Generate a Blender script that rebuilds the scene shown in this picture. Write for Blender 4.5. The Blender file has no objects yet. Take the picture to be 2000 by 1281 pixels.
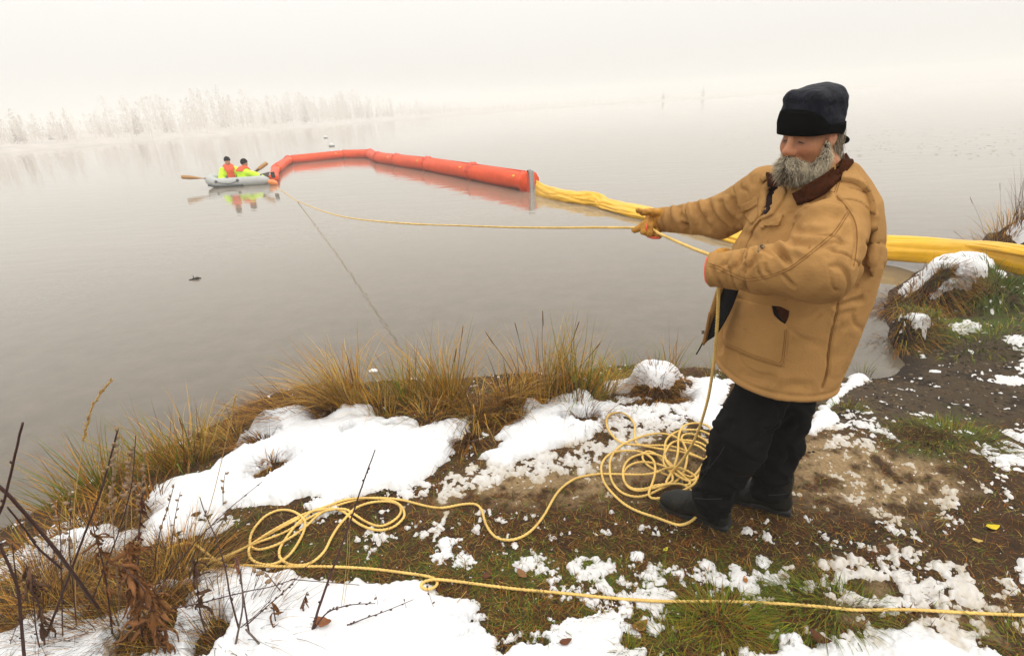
import bpy, bmesh, math, random
import numpy as np
from mathutils import Vector, Matrix
from mathutils.bvhtree import BVHTree
from mathutils.geometry import delaunay_2d_cdt

scene = bpy.context.scene
COL = scene.collection
rng = np.random.RandomState(7)
random.seed(7)

# ------------------------------------------------------------------ camera
FPX, HORY, ROLL, CAMH = 1080.0, 207.0, 3.5, 2.3      # focal length and horizon in pixels of a 2000 px wide frame
pitch = math.atan((640.5 - HORY) / FPX * math.cos(math.radians(ROLL)))
_r = math.radians(ROLL)
CF = np.array([0, math.cos(pitch), -math.sin(pitch)])
_R0 = np.array([1.0, 0, 0]); _U0 = np.cross(_R0, CF)
CR = _R0 * math.cos(_r) - _U0 * math.sin(_r)
CU = _R0 * math.sin(_r) + _U0 * math.cos(_r)
CC = np.array([0, 0, CAMH])
cam_d = bpy.data.cameras.new("camera"); cam = bpy.data.objects.new("camera", cam_d); COL.objects.link(cam)
cam_d.sensor_width = 36.0; cam_d.lens = FPX / 2000.0 * 36.0
cam_d.clip_start = 0.05; cam_d.clip_end = 3000
cam.matrix_world = Matrix(((CR[0], CU[0], -CF[0], CC[0]), (CR[1], CU[1], -CF[1], CC[1]), (CR[2], CU[2], -CF[2], CC[2]), (0, 0, 0, 1)))
scene.camera = cam

# ------------------------------------------------------------------ overcast sky, one soft sun, exposure
CLOUD = 4.7
SUN_EL, SUN_ROT = math.radians(55), math.radians(125)
world = bpy.data.worlds.new("World"); scene.world = world; world.use_nodes = True
wn, wl = world.node_tree.nodes, world.node_tree.links
wn.clear()
w_out = wn.new("ShaderNodeOutputWorld"); w_bg = wn.new("ShaderNodeBackground")
sky = wn.new("ShaderNodeTexSky"); sky.sky_type = 'NISHITA'; sky.sun_disc = False
sky.sun_elevation = SUN_EL; sky.sun_rotation = SUN_ROT; sky.air_density = 1.0; sky.dust_density = 4.0; sky.ozone_density = 1.0
hsv = wn.new("ShaderNodeHueSaturation"); hsv.inputs["Saturation"].default_value = 0.06
tint = wn.new("ShaderNodeMixRGB"); tint.blend_type = 'MULTIPLY'; tint.inputs[0].default_value = 1.0
tint.inputs[2].default_value = (1.0, 0.982, 0.938, 1)
# fog-covered overcast: the clear sky almost hidden by an even grey layer that is brightest overhead
geo = wn.new("ShaderNodeTexCoord"); sep = wn.new("ShaderNodeSeparateXYZ"); mx_ = wn.new("ShaderNodeMath"); mx_.operation = 'MAXIMUM'; mx_.inputs[1].default_value = 0.0
ma = wn.new("ShaderNodeMath"); ma.operation = 'MULTIPLY_ADD'; ma.inputs[1].default_value = 1.6; ma.inputs[2].default_value = 1.0
grey = wn.new("ShaderNodeMixRGB"); grey.blend_type = 'MULTIPLY'; grey.inputs[0].default_value = 1.0; grey.inputs[1].default_value = (CLOUD, CLOUD, CLOUD, 1)
cover = wn.new("ShaderNodeMixRGB"); cover.inputs[0].default_value = 0.9
wl.new(geo.outputs["Generated"], sep.inputs[0]); wl.new(sep.outputs[2], mx_.inputs[0]); wl.new(mx_.outputs[0], ma.inputs[0]); wl.new(ma.outputs[0], grey.inputs[2])
wl.new(sky.outputs[0], hsv.inputs["Color"]); wl.new(hsv.outputs[0], cover.inputs[1]); wl.new(grey.outputs[0], cover.inputs[2]); wl.new(cover.outputs[0], tint.inputs[1])
wl.new(tint.outputs[0], w_bg.inputs["Color"]); wl.new(w_bg.outputs[0], w_out.inputs["Surface"])
w_bg.inputs["Strength"].default_value = 0.12
sun_d = bpy.data.lights.new("sun", 'SUN'); sun = bpy.data.objects.new("sun", sun_d); COL.objects.link(sun)
sun_d.energy = 0.6; sun_d.angle = math.radians(60); sun_d.color = (1.0, 0.96, 0.9)
# SUN_ROT is measured from +Y clockwise (towards +X); the lamp points from there to the ground
_sd = Vector((math.sin(SUN_ROT) * math.cos(SUN_EL), math.cos(SUN_ROT) * math.cos(SUN_EL), math.sin(SUN_EL)))
sun.rotation_euler = _sd.to_track_quat('Z', 'Y').to_euler(); sun.location = (0, 0, 30)
scene.view_settings.view_transform = 'Standard'; scene.view_settings.look = 'None'
scene.view_settings.gamma = 1.0; scene.view_settings.use_curve_mapping = False
scene.view_settings.exposure = 0.56
scene.cycles.max_bounces = 12; scene.cycles.diffuse_bounces = 3; scene.cycles.glossy_bounces = 4
scene.cycles.transmission_bounces = 4; scene.cycles.volume_bounces = 8; scene.cycles.transparent_max_bounces = 12
scene.cycles.use_denoising = True; scene.cycles.sample_clamp_indirect = 6.0
scene.cycles.volume_max_steps = 64

# ------------------------------------------------------------------ numeric helpers
def smooth(a, b, x):
    t = np.clip((x - a) / (b - a), 0, 1); return t * t * (3 - 2 * t)
def mixv(a, b, t): return a + (b - a) * t
_rs = np.random.RandomState(11)
_perm = np.concatenate([_rs.permutation(256)] * 3)
_grad = _rs.normal(size=(256, 3)); _grad /= np.linalg.norm(_grad, axis=1)[:, None]
def pn(p):                                             # gradient noise, p is N x 3, result about -0.7..0.7
    p = np.asarray(p, float)
    i = np.floor(p).astype(np.int64); f = p - i; i &= 255
    u = f * f * f * (f * (f * 6 - 15) + 10)
    out = np.zeros(len(p))
    for dx in (0, 1):
        wx = u[:, 0] if dx else 1 - u[:, 0]
        a = _perm[i[:, 0] + dx]
        for dy in (0, 1):
            wy = u[:, 1] if dy else 1 - u[:, 1]
            b = _perm[a + i[:, 1] + dy]
            for dz in (0, 1):
                wz = u[:, 2] if dz else 1 - u[:, 2]
                g = _grad[_perm[b + i[:, 2] + dz]]
                out += wx * wy * wz * (g[:, 0] * (f[:, 0] - dx) + g[:, 1] * (f[:, 1] - dy) + g[:, 2] * (f[:, 2] - dz))
    return out
def fbm(p, octv=3, gain=0.5):
    s = 0; a = 1.0
    p = np.asarray(p, float)
    for k in range(octv):
        s = s + a * pn(p + 17.3 * k); p = p * 2.03; a *= gain
    return s
def xy3(x, y, s=1.0, z=0.0): return np.stack([np.ravel(x) * s, np.ravel(y) * s, np.full(np.size(x), z)], 1)
def pip(px, py, poly):
    inside = np.zeros(len(px), bool); n = len(poly)
    for a in range(n):
        x0, y0 = poly[a]; x1, y1 = poly[(a + 1) % n]
        if y0 == y1: continue
        c = ((y0 > py) != (y1 > py)) & (px < (x1 - x0) * (py - y0) / (y1 - y0) + x0)
        inside ^= c
    return inside
def seg_dist(px, py, pts, closed=False):
    d = np.full(len(px), 1e9); n = len(pts)
    for a in range(n if closed else n - 1):
        x0, y0 = pts[a]; x1, y1 = pts[(a + 1) % n]
        dx, dy = x1 - x0, y1 - y0; L = dx * dx + dy * dy + 1e-12
        t = np.clip(((px - x0) * dx + (py - y0) * dy) / L, 0, 1)
        d = np.minimum(d, (px - x0 - t * dx) ** 2 + (py - y0 - t * dy) ** 2)
    return np.sqrt(d)
def sdist(px, py, poly):                               # signed distance, positive inside
    d = seg_dist(px, py, poly, True); return np.where(pip(px, py, poly), d, -d)
def catmull(P, n=8):
    P = np.asarray(P, float); Q = np.vstack([2 * P[0] - P[1], P, 2 * P[-1] - P[-2]]); out = []
    for i in range(len(P) - 1):
        p0, p1, p2, p3 = Q[i:i + 4]
        for k in range(n):
            t = k / n
            out.append(0.5 * ((2 * p1) + (p2 - p0) * t + (2 * p0 - 5 * p1 + 4 * p2 - p3) * t * t + (3 * p1 - p0 - 3 * p2 + p3) * t ** 3))
    out.append(P[-1]); return np.array(out)
def resample(P, step):
    P = np.asarray(P, float); d = np.r_[0, np.cumsum(np.linalg.norm(np.diff(P, axis=0), axis=1))]
    n = max(2, int(d[-1] / step) + 1); s = np.linspace(0, d[-1], n)
    return np.stack([np.interp(s, d, P[:, k]) for k in range(P.shape[1])], 1)

# a picture point to a ray; its meeting with a level plane, with a depth plane y, and back
def ray(px, py): return CF + CR * ((px - 1000) / FPX) + CU * ((640.5 - py) / FPX)
def gp(px, py, z=0.0):
    d = ray(px, py); return CC + d * ((z - CAMH) / d[2])
def aty(px, py, y):
    d = ray(px, py); return CC + d * (y / d[1])
def pj(V):
    v = np.asarray(V) - CC; z = v @ CF
    return 1000 + FPX * (v @ CR) / z, 640.5 - FPX * (v @ CU) / z

# ------------------------------------------------------------------ object helpers
WORG = {}
def tag(o, label=None, cat=None, group=None, kind=None):
    if label: o["label"] = label
    if cat: o["category"] = cat
    if group: o["group"] = group
    if kind: o["kind"] = kind
    return o
def empty(name, loc, label=None, cat=None, group=None):
    o = bpy.data.objects.new(name, None); COL.objects.link(o); o.location = loc; o.empty_display_size = 0.1
    WORG[o.name] = np.array(loc, float); return tag(o, label, cat, group)
def np_mesh(name, V, F, mat, smooth_=True, cols=None):
    me = bpy.data.meshes.new(name)
    V = np.asarray(V, np.float32)
    if isinstance(F, np.ndarray):
        k = F.shape[1]; me.vertices.add(len(V)); me.vertices.foreach_set("co", V.ravel())
        me.loops.add(F.size); me.loops.foreach_set("vertex_index", F.ravel().astype(np.int32))
        me.polygons.add(len(F)); me.polygons.foreach_set("loop_start", np.arange(0, F.size, k, dtype=np.int32))
        me.polygons.foreach_set("loop_total", np.full(len(F), k, np.int32))
    else:
        me.from_pydata([tuple(map(float, v)) for v in V], [], [tuple(int(i) for i in f) for f in F])
    me.update(calc_edges=True); me.validate()
    if smooth_: me.polygons.foreach_set("use_smooth", np.ones(len(me.polygons), bool))
    if cols is not None:
        a = me.color_attributes.new("tone", 'FLOAT_COLOR', 'POINT')
        c = np.ones((len(V), 4), np.float32); c[:, :3] = cols; a.data.foreach_set("color", c.ravel())
    if mat:
        for m in (mat if isinstance(mat, (list, tuple)) else [mat]): me.materials.append(m)
    return me
def obj(name, V, F, mat, parent=None, smooth_=True, cols=None, base=None):
    V = np.asarray(V, float)
    if parent is not None: org = WORG[parent.name]
    elif base is not None: org = np.array(base, float)
    else: org = np.array([V[:, 0].mean(), V[:, 1].mean(), V[:, 2].min()])
    o = bpy.data.objects.new(name, np_mesh(name, V - org, F, mat, smooth_, cols)); COL.objects.link(o)
    if parent is not None: o.parent = parent
    else: o.location = org
    WORG[o.name] = org
    return o
class MB:                                              # collects pieces into one mesh
    def __init__(s): s.V = []; s.F = []; s.C = []; s.n = 0
    def add(s, V, F, col=None):
        V = np.asarray(V, float)
        s.V.append(V); s.F += [tuple(i + s.n for i in f) for f in F]; s.n += len(V)
        if col is not None: s.C.append(np.broadcast_to(np.asarray(col, float), (len(V), 3)))
    def build(s, name, mat, parent=None, smooth_=True, base=None):
        return obj(name, np.vstack(s.V), s.F, mat, parent, smooth_, np.vstack(s.C) if s.C else None, base)
def frames(P):
    P = np.asarray(P, float); T = np.gradient(P, axis=0); T /= np.linalg.norm(T, axis=1)[:, None] + 1e-12
    N = np.zeros_like(P); a = np.array([0, 0, 1.0]) if abs(T[0][2]) < 0.9 else np.array([1.0, 0, 0])
    n = np.cross(T[0], a); n /= np.linalg.norm(n); N[0] = n
    for i in range(1, len(P)):
        n = N[i - 1] - T[i] * (N[i - 1] @ T[i]); N[i] = n / (np.linalg.norm(n) + 1e-12)
    return T, N, np.cross(T, N)
def tube(P, R, ns=6, caps=True, twist=0.0, lobes=0, lobe=0.0):
    P = np.asarray(P, float); n = len(P); R = np.broadcast_to(np.asarray(R, float), (n,))
    T, N, B = frames(P); th = np.arange(ns) * 2 * math.pi / ns
    d = np.r_[0, np.cumsum(np.linalg.norm(np.diff(P, axis=0), axis=1))]
    V = np.zeros((n, ns, 3))
    for j in range(ns):
        r = R * (1 + lobe * np.cos(lobes * th[j])) if lobes else R
        a = th[j] + twist * d
        V[:, j] = P + (N * np.cos(a)[:, None] + B * np.sin(a)[:, None]) * r[:, None]
    i = np.arange(n - 1)[:, None]; j = np.arange(ns)[None]
    F = np.stack([i * ns + j, i * ns + (j + 1) % ns, (i + 1) * ns + (j + 1) % ns, (i + 1) * ns + j], -1).reshape(-1, 4)
    V = V.reshape(-1, 3); F = [tuple(f) for f in F.tolist()]
    if caps:
        F.append(tuple(range(ns))[::-1]); F.append(tuple(range((n - 1) * ns, n * ns)))
    return V, F
def box(c, s, R=None):
    c = np.asarray(c, float); h = np.asarray(s, float) / 2
    V = np.array([[x, y, z] for x in (-1, 1) for y in (-1, 1) for z in (-1, 1)], float) * h
    if R is not None: V = V @ np.asarray(R).T
    return V + c, [(0, 1, 3, 2), (4, 6, 7, 5), (0, 4, 5, 1), (2, 3, 7, 6), (0, 2, 6, 4), (1, 5, 7, 3)]
def lathe(prof, c, ax=None, ns=20):                    # prof: (radius, height) pairs
    ax = np.array([0, 0, 1.0]) if ax is None else np.asarray(ax, float) / np.linalg.norm(ax)
    a = np.cross(ax, [1, 0, 0]) if abs(ax[0]) < 0.9 else np.cross(ax, [0, 1, 0]); a /= np.linalg.norm(a); b = np.cross(ax, a)
    V = []; n = len(prof)
    for r, h in prof:
        for j in range(ns):
            t = j * 2 * math.pi / ns; V.append(np.asarray(c) + ax * h + r * (a * math.cos(t) + b * math.sin(t)))
    F = [(i * ns + j, i * ns + (j + 1) % ns, (i + 1) * ns + (j + 1) % ns, (i + 1) * ns + j) for i in range(n - 1) for j in range(ns)]
    F += [tuple(range(ns))[::-1], tuple(range((n - 1) * ns, n * ns))]
    return np.array(V), F

# ------------------------------------------------------------------ materials
def mat(name, base, rough=0.6, var=None, vscale=8.0, bump=0.0, bscale=60.0, bdist=0.01, attr=False, spec=0.5, metal=0.0,
        stain=None, sscale=3.0, sthr=0.58, sheen=0.0, stretch=None, trans=0.0, sss=0.0):
    m = bpy.data.materials.new(name); m.use_nodes = True; N = m.node_tree.nodes; L = m.node_tree.links
    b = N["Principled BSDF"]; b.inputs["Roughness"].default_value = rough; b.inputs["Metallic"].default_value = metal
    b.inputs["Specular IOR Level"].default_value = spec
    if sheen: b.inputs["Sheen Weight"].default_value = sheen; b.inputs["Sheen Roughness"].default_value = 0.6
    if sss:
        b.inputs["Subsurface Weight"].default_value = sss; b.inputs["Subsurface Radius"].default_value = (0.012, 0.005, 0.003)
        b.inputs["Subsurface Scale"].default_value = 0.6
    tc = N.new("ShaderNodeTexCoord"); vec = tc.outputs["Object"]
    if stretch:
        mp = N.new("ShaderNodeMapping"); mp.inputs["Scale"].default_value = stretch; L.new(vec, mp.inputs[0]); vec = mp.outputs[0]
    if attr:
        at = N.new("ShaderNodeVertexColor"); at.layer_name = "tone"; c = at.outputs["Color"]
    else:
        rgb = N.new("ShaderNodeRGB"); rgb.outputs[0].default_value = (*base, 1); c = rgb.outputs[0]
    if var:
        n = N.new("ShaderNodeTexNoise"); n.inputs["Scale"].default_value = vscale; n.inputs["Detail"].default_value = 6; n.inputs["Roughness"].default_value = 0.65
        L.new(vec, n.inputs["Vector"])
        r = N.new("ShaderNodeValToRGB"); r.color_ramp.elements[0].position = 0.3; r.color_ramp.elements[1].position = 0.7
        r.color_ramp.elements[0].color = (1 - var, 1 - var, 1 - var, 1); r.color_ramp.elements[1].color = (1 + var * 0.6,) * 3 + (1,)
        L.new(n.outputs["Fac"], r.inputs[0])
        mx = N.new("ShaderNodeMixRGB"); mx.blend_type = 'MULTIPLY'; mx.inputs[0].default_value = 1
        L.new(c, mx.inputs[1]); L.new(r.outputs[0], mx.inputs[2]); c = mx.outputs[0]
    if stain:
        n = N.new("ShaderNodeTexNoise"); n.inputs["Scale"].default_value = sscale; n.inputs["Detail"].default_value = 8; n.inputs["Roughness"].default_value = 0.7
        L.new(vec, n.inputs["Vector"])
        r = N.new("ShaderNodeValToRGB"); r.color_ramp.elements[0].position = sthr; r.color_ramp.elements[1].position = sthr + 0.12
        r.color_ramp.elements[0].color = (0, 0, 0, 1); r.color_ramp.elements[1].color = (0.8, 0.8, 0.8, 1)
        L.new(n.outputs["Fac"], r.inputs[0])
        mx = N.new("ShaderNodeMixRGB"); L.new(r.outputs[0], mx.inputs[0]); L.new(c, mx.inputs[1]); mx.inputs[2].default_value = (*stain, 1); c = mx.outputs[0]
    L.new(c, b.inputs["Base Color"])
    if bump:
        n = N.new("ShaderNodeTexNoise"); n.inputs["Scale"].default_value = bscale; n.inputs["Detail"].default_value = 5
        L.new(vec, n.inputs["Vector"])
        bp = N.new("ShaderNodeBump"); bp.inputs["Strength"].default_value = bump; bp.inputs["Distance"].default_value = bdist
        L.new(n.outputs["Fac"], bp.inputs["Height"]); L.new(bp.outputs[0], b.inputs["Normal"])
    return m

# ================================================================== SETTING
SH_PX = [(-260,1200),(-60,1085),(30,1035),(120,985),(210,935),(300,888),(380,858),(450,822),(520,785),(600,760),(700,755),(800,752),(950,742),(1100,736),(1230,724),(1350,732),(1500,738),(1640,742),(1700,738),(1745,735),(1770,715),(1755,690),(1738,650),(1728,610),(1735,570),(1790,535),(1840,505),(1900,490),(1960,478),(1925,455),(1990,440),(2100,425),(2400,380)]
SHORE = [(-9.0, -6.0), (-5.2, 0.2), (-4.0, 1.4)] + [tuple(gp(*p)[:2]) for p in SH_PX] + [(20, 12), (40, 15), (80, 22)]
LAND = SHORE + [(80, -14), (-9, -14)]
GH = 0.43
def wpt(px, py, z): return gp(px, py, z)[:2]
# humps of turf: centre (picture point, height guess), radius along and across, height, turn
HUMPS = []
def hump(px, py, zg, rx, ry, h, ang=0.0):
    c = wpt(px, py, zg); HUMPS.append((c[0], c[1], rx, ry, h, math.radians(ang)))
hump(1865, 560, 0.15, 0.80, 0.42, 0.33, 35)      # snowy tussock by the yellow boom
hump(1785, 640, 0.10, 0.34, 0.26, 0.20, 30)      # smaller one in front of it
hump(2010, 470, 0.15, 0.75, 0.40, 0.35, 15)      # mound at the right edge
hump(1960, 590, 0.15, 0.6, 0.35, 0.12, 30)
hump(1285, 772, 0.22, 0.27, 0.20, 0.15)          # tussock under the snow cap
hump(1110, 790, 0.25, 0.26, 0.22, 0.16)
hump(1010, 820, 0.25, 0.20, 0.18, 0.10)
hump(700, 830, 0.22, 0.34, 0.26, 0.12)
hump(570, 850, 0.2, 0.28, 0.24, 0.10)
hump(820, 850, 0.25, 0.25, 0.20, 0.06)
hump(1400, 780, 0.28, 0.22, 0.18, 0.06)
hump(1850, 850, 0.33, 0.35, 0.22, 0.05)
hump(150, 1060, 0.25, 0.35, 0.25, 0.06)
def shore_s(x, y): return sdist(x, y, LAND)
def height(x, y, fine=True):
    x = np.ravel(np.asarray(x, float)); y = np.ravel(np.asarray(y, float))
    s = shore_s(x, y) + 0.07 * fbm(xy3(x, y, 2.2, 3.0), 3)
    sp = np.maximum(s, 0)
    bank = 0.15 * (1 - np.exp(-sp / 0.10)) + (GH - 0.15) * smooth(0.0, 1.9, sp)
    mud = 0.03 * (1 - np.exp(-sp / 0.15)) + (GH - 0.03) * smooth(-0.2, 2.6, sp)
    w = smooth(2.3, 3.1, x)
    z = mixv(bank, mud, w)
    far = smooth(5.0, 9.0, x); z = mixv(z, 0.12 * (1 - np.exp(-sp / 0.3)) + 0.25 * smooth(0, 3, sp), far)
    for cx, cy, rx, ry, h, a in HUMPS:
        dx, dy = x - cx, y - cy; u = dx * math.cos(a) + dy * math.sin(a); v = -dx * math.sin(a) + dy * math.cos(a)
        q = np.sqrt((u / rx) ** 2 + (v / ry) ** 2)
        z = z + h * (1 - smooth(0.45, 1.0, q)) * smooth(-0.06, 0.06, s)
    land = smooth(-0.02, 0.10, s)
    if fine:
        z = z + land * (0.030 * fbm(xy3(x, y, 1.6), 3) + 0.012 * fbm(xy3(x, y, 9.0, 5.0), 3))
    z = np.where(s < 0, -0.35 * (1 - np.exp(s / 0.5)) - 0.004, z)
    return z
def TP(pts, lift=0.0):
    """picture points to points on the ground (plus lift)"""
    pts = np.asarray(pts, float).reshape(-1, 2); D = np.array([ray(*p) for p in pts]); lift = np.broadcast_to(lift, (len(pts),))
    t0 = np.full(len(pts), 0.6); t1 = np.full(len(pts), np.nan); ts = 0.6 * 1.025 ** np.arange(140); prev = t0.copy(); done = np.zeros(len(pts), bool)
    for t in ts:
        P = CC + D * t; b = (P[:, 2] < np.maximum(height(P[:, 0], P[:, 1]), -0.0) + lift) & ~done
        t1[b] = t; t0[b] = prev[b]; done |= b; prev[:] = t
        if done.all(): break
    t1 = np.where(np.isnan(t1), 20, t1)
    for _ in range(12):
        tm = (t0 + t1) / 2; P = CC + D * tm[:, None]; b = P[:, 2] < np.maximum(height(P[:, 0], P[:, 1]), 0.0) + lift
        t1 = np.where(b, tm, t1); t0 = np.where(b, t0, tm)
    return CC + D * t1[:, None]
def wpoly(pp): return [tuple(q[:2]) for q in TP(pp)]

# --- ground sheet: fine towards the camera's view, coarse behind and far away
az = np.r_[np.linspace(-180, -60, 40)[:-1], np.linspace(-60, -50, 40)[:-1], np.linspace(-50, 52, 735), np.linspace(52, 74, 90)[1:], np.linspace(74, 180, 34)[1:-1]]
rr = np.r_[np.linspace(0.0, 1.25, 8)[:-1], 1.25 * 1.0052 ** np.arange(405), 1.25 * 1.0052 ** 405 * 1.12 ** np.arange(1, 22)]
na, nr = len(az), len(rr)
A, Rr = np.meshgrid(np.radians(az), rr); GX = (Rr * np.sin(A)).ravel(); GY = (Rr * np.cos(A)).ravel()
GS = shore_s(GX, GY); GZ = height(GX, GY)
_i, _j = np.meshgrid(np.arange(nr - 1), np.arange(na), indexing='ij')
GF = np.stack([_i * na + _j, _i * na + (_j + 1) % na, (_i + 1) * na + (_j + 1) % na, (_i + 1) * na + _j], -1).reshape(-1, 4)[:, ::-1]

def field(poly_px, edge=0.05, nz=None, rough=0.05):
    """soft membership 0..1 of ground points in a picture polygon, with a ragged edge"""
    W = wpoly(poly_px); A_ = np.array(W); bx = (GX > A_[:, 0].min() - .5) & (GX < A_[:, 0].max() + .5) & (GY > A_[:, 1].min() - .5) & (GY < A_[:, 1].max() + .5)
    d = np.full(len(GX), -1.0); d[bx] = sdist(GX[bx], GY[bx], W); m = np.abs(d) < 0.6
    n = np.zeros(len(GX)); n[m] = fbm(xy3(GX[m], GY[m], 6.0, 9.0), 4, 0.6)
    return d + n * rough
N1 = fbm(xy3(GX, GY, 5.0, 1.0), 4, 0.6); N2 = fbm(xy3(GX, GY, 16.0, 4.0), 4, 0.65); N3 = fbm(xy3(GX, GY, 45.0, 6.0), 2); N0 = fbm(xy3(GX, GY, 1.7, 2.0), 3)
SNOW = np.full(len(GX), -0.03)
def snow_solid(pp, T, w=0.08, rough=0.07):
    global SNOW
    d = field(pp, rough=rough); t = np.where(d > 0, T * (1 - np.exp(-d / w)) + 0.006 * smooth(0, .02, d), np.maximum(d * 0.9, -0.03))
    SNOW = np.maximum(SNOW, t + np.where(d > 0, 0.006 * N2 + 0.012 * N1 * smooth(0, .2, d), 0))
def snow_sparse(pp, thr, T=0.02, rough=0.08):
    """thin broken snow: the lower the threshold the more there is"""
    global SNOW
    d = field(pp, rough=rough); k = smooth(-0.10, 0.12, d)
    n = 0.8 * N1 + 0.7 * N2 + 0.35 * N3 - thr + 0.22 - (1 - k) * 1.0
    SNOW = np.maximum(SNOW, np.clip(n * 0.035, -0.03, T * 0.7))
snow_solid([(430,905),(470,862),(500,832),(535,806),(600,800),(680,795),(720,795),(760,818),(820,828),(880,824),(920,822),(905,870),(885,900),(840,930),(790,955),(700,965),(600,972),(530,985),(470,992),(420,1000),(380,1008),(330,1055),(285,1068),(280,1000),(305,960),(350,940),(400,925)], 0.085)
snow_solid([(965,880),(990,835),(1015,800),(1060,780),(1110,757),(1150,768),(1190,790),(1195,802),(1165,845),(1120,868),(1060,885),(1020,898),(1000,918),(965,912),(935,892)], 0.075)
snow_solid([(1165,755),(1235,742),(1240,714),(1300,717),(1335,732),(1330,752),(1290,765),(1240,768),(1200,770)], 0.07, 0.05)
snow_solid([(1340,735),(1430,742),(1410,835),(1360,845),(1330,800),(1352,752)], 0.04, rough=0.10)
snow_solid([(1560,850),(1600,800),(1660,742),(1692,732),(1690,750),(1650,768),(1622,800),(1640,820),(1600,850)], 0.05, 0.05, 0.06)
snow_solid([(1655,735),(1695,727),(1697,742),(1662,752)], 0.05, 0.04, 0.02)
snow_solid([(25,1125),(60,1085),(130,1045),(215,1022),(265,1040),(240,1085),(150,1112),(60,1140)], 0.06)
snow_solid([(-90,1200),(60,1192),(140,1182),(220,1192),(300,1140),(420,1108),(520,1112),(570,1112),(640,1138),(700,1133),(780,1133),(860,1148),(900,1168),(955,1192),(985,1230),(970,1300),(960,1420),(-200,1420)], 0.07, 0.12, 0.05)
snow_solid([(1752,570),(1790,537),(1830,512),(1890,500),(1930,507),(1958,522),(1965,540),(1920,543),(1890,558),(1860,565),(1820,582),(1785,577)], 0.05, 0.05, 0.10)
snow_solid([(1750,632),(1772,612),(1810,617),(1815,640),(1785,652)], 0.04, 0.04, 0.06)
snow_solid([(1945,465),(1970,447),(2000,437),(2120,432),(2120,476),(1990,478)], 0.08, 0.06, 0.05)
snow_solid([(1455,1300),(1560,1225),(1700,1205),(1830,1215),(1960,1250),(2100,1420),(1400,1420)], 0.02, 0.10, 0.22)
snow_solid([(960,1290),(1000,1225),(1090,1200),(1200,1215),(1260,1250),(1250,1300),(1230,1420),(950,1420)], 0.022, 0.10, 0.22)
snow_sparse([(985,1190),(1090,1130),(1250,1140),(1400,1150),(1500,1180),(1650,1190),(1900,1195),(2100,1215),(2100,1420),(960,1420)], -0.12, 0.014)
snow_sparse([(1530,1150),(1650,1085),(1760,1065),(1880,1110),(1960,1170),(1900,1195),(1650,1190)], -0.22, 0.016)
snow_sparse([(1000,1090),(1230,1080),(1480,1100),(1620,1110),(1600,1170),(1300,1165),(1020,1150)], 0.14, 0.016)
snow_sparse([(1900,1100),(2000,1080),(2100,1120),(2100,1200),(1960,1190)], 0.1, 0.02)
snow_sparse([(940,900),(1130,870),(1200,800),(1340,760),(1370,830),(1250,880),(1150,930),(1000,940),(900,980),(800,985),(760,965)], 0.02, 0.022)
snow_sparse([(1160,770),(1250,770),(1350,800),(1360,850),(1200,850),(1150,830)], -0.1, 0.025)
snow_sparse([(250,1000),(330,950),(430,940),(480,1000),(430,1060),(300,1080),(240,1060)], 0.05, 0.03)
snow_sparse([(0,1060),(120,1020),(220,1010),(260,1100),(120,1140),(-60,1200)], 0.12, 0.03)
snow_sparse([(1890,870),(2000,820),(2100,850),(2080,930),(1960,940)], 0.0, 0.025)
snow_sparse([(1950,650),(2060,640),(2060,740),(1960,760)], 0.3, 0.02)
snow_sparse([(1590,840),(1700,790),(1780,850),(1700,900),(1590,900)], 0.28, 0.02)
snow_sparse([(1700,880),(1900,900),(2060,1000),(1900,1060),(1560,1000),(1560,920)], 0.50, 0.015)
snow_sparse([(560,1000),(900,960),(1300,1000),(1500,1080),(1000,1090),(560,1080)], 0.62, 0.018)
# small clods
for (px, py, rad, t) in [(868,1065,.05,.03),(862,1090,.045,.025),(905,1095,.05,.012),(1035,1098,.035,.02),(1005,1065,.02,.012),(1248,1088,.03,.03),(1800,698,.03,.012),(1825,725,.03,.02),(1890,640,.12,.012),
                         (1635,857,.03,.03),(1740,740,.02,.01),(1490,1095,.03,.02),(1380,1100,.03,.02),(1790,810,.03,.012),(1868,636,.06,.012),(1985,662,.09,.012),(1970,742,.1,.012),(1610,835,.05,.02),(640,985,.09,.05),(625,950,.06,.03)]:
    c = TP([(px, py)])[0]; q = np.hypot(GX - c[0], (GY - c[1])) / rad + 1.3 * N2 + 0.6 * N3
    SNOW = np.maximum(SNOW, np.where(q < 1.05, 0.6 * t * np.sqrt(np.clip(1.05 - q, 0, 1)), -0.03))
# bare turf poking through the snow
for (px, py, rx, ry) in [(532,922,.085,.11),(500,868,.12,.07),(684,852,.03,.05),(757,842,.035,.03),(1140,822,.12,.06),(1285,785,.2,.06),(905,870,.06,.14),(940,882,.08,.035),(640,812,.09,.03),(1010,1215,.16,.10),(1100,1190,.12,.05),
                         (1390,1215,.26,.14),(1330,1260,.14,.1),(1560,1200,.3,.1),(1235,1255,.05,.03),(1745,1215,.09,.03),(1965,1250,.1,.12),(1700,1150,.12,.05),(1830,545,.18,.08),(330,1215,.05,.12),(1475,1250,.06,.05),(230,1165,.16,.10),(290,1235,.09,.14),(75,1165,.2,.05),(180,1105,.14,.05),(345,1165,.08,.06),(420,1240,.05,.08),(20,1225,.06,.08)]:
    c = TP([(px, py)])[0]; q = np.sqrt(((GX - c[0]) / rx) ** 2 + ((GY - c[1]) / ry) ** 2) + 0.7 * N2 + 0.4 * N1
    SNOW = np.minimum(SNOW, (q - 0.95) * 0.10)
SNOW = np.where(SNOW > -0.012, SNOW + 0.010 * N2 * smooth(0.03, 0.0, SNOW) + 0.006 * N3 * smooth(0.03, 0.0, SNOW), SNOW); SNOW = np.where(GS < 0.015, -0.05, SNOW)

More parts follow.
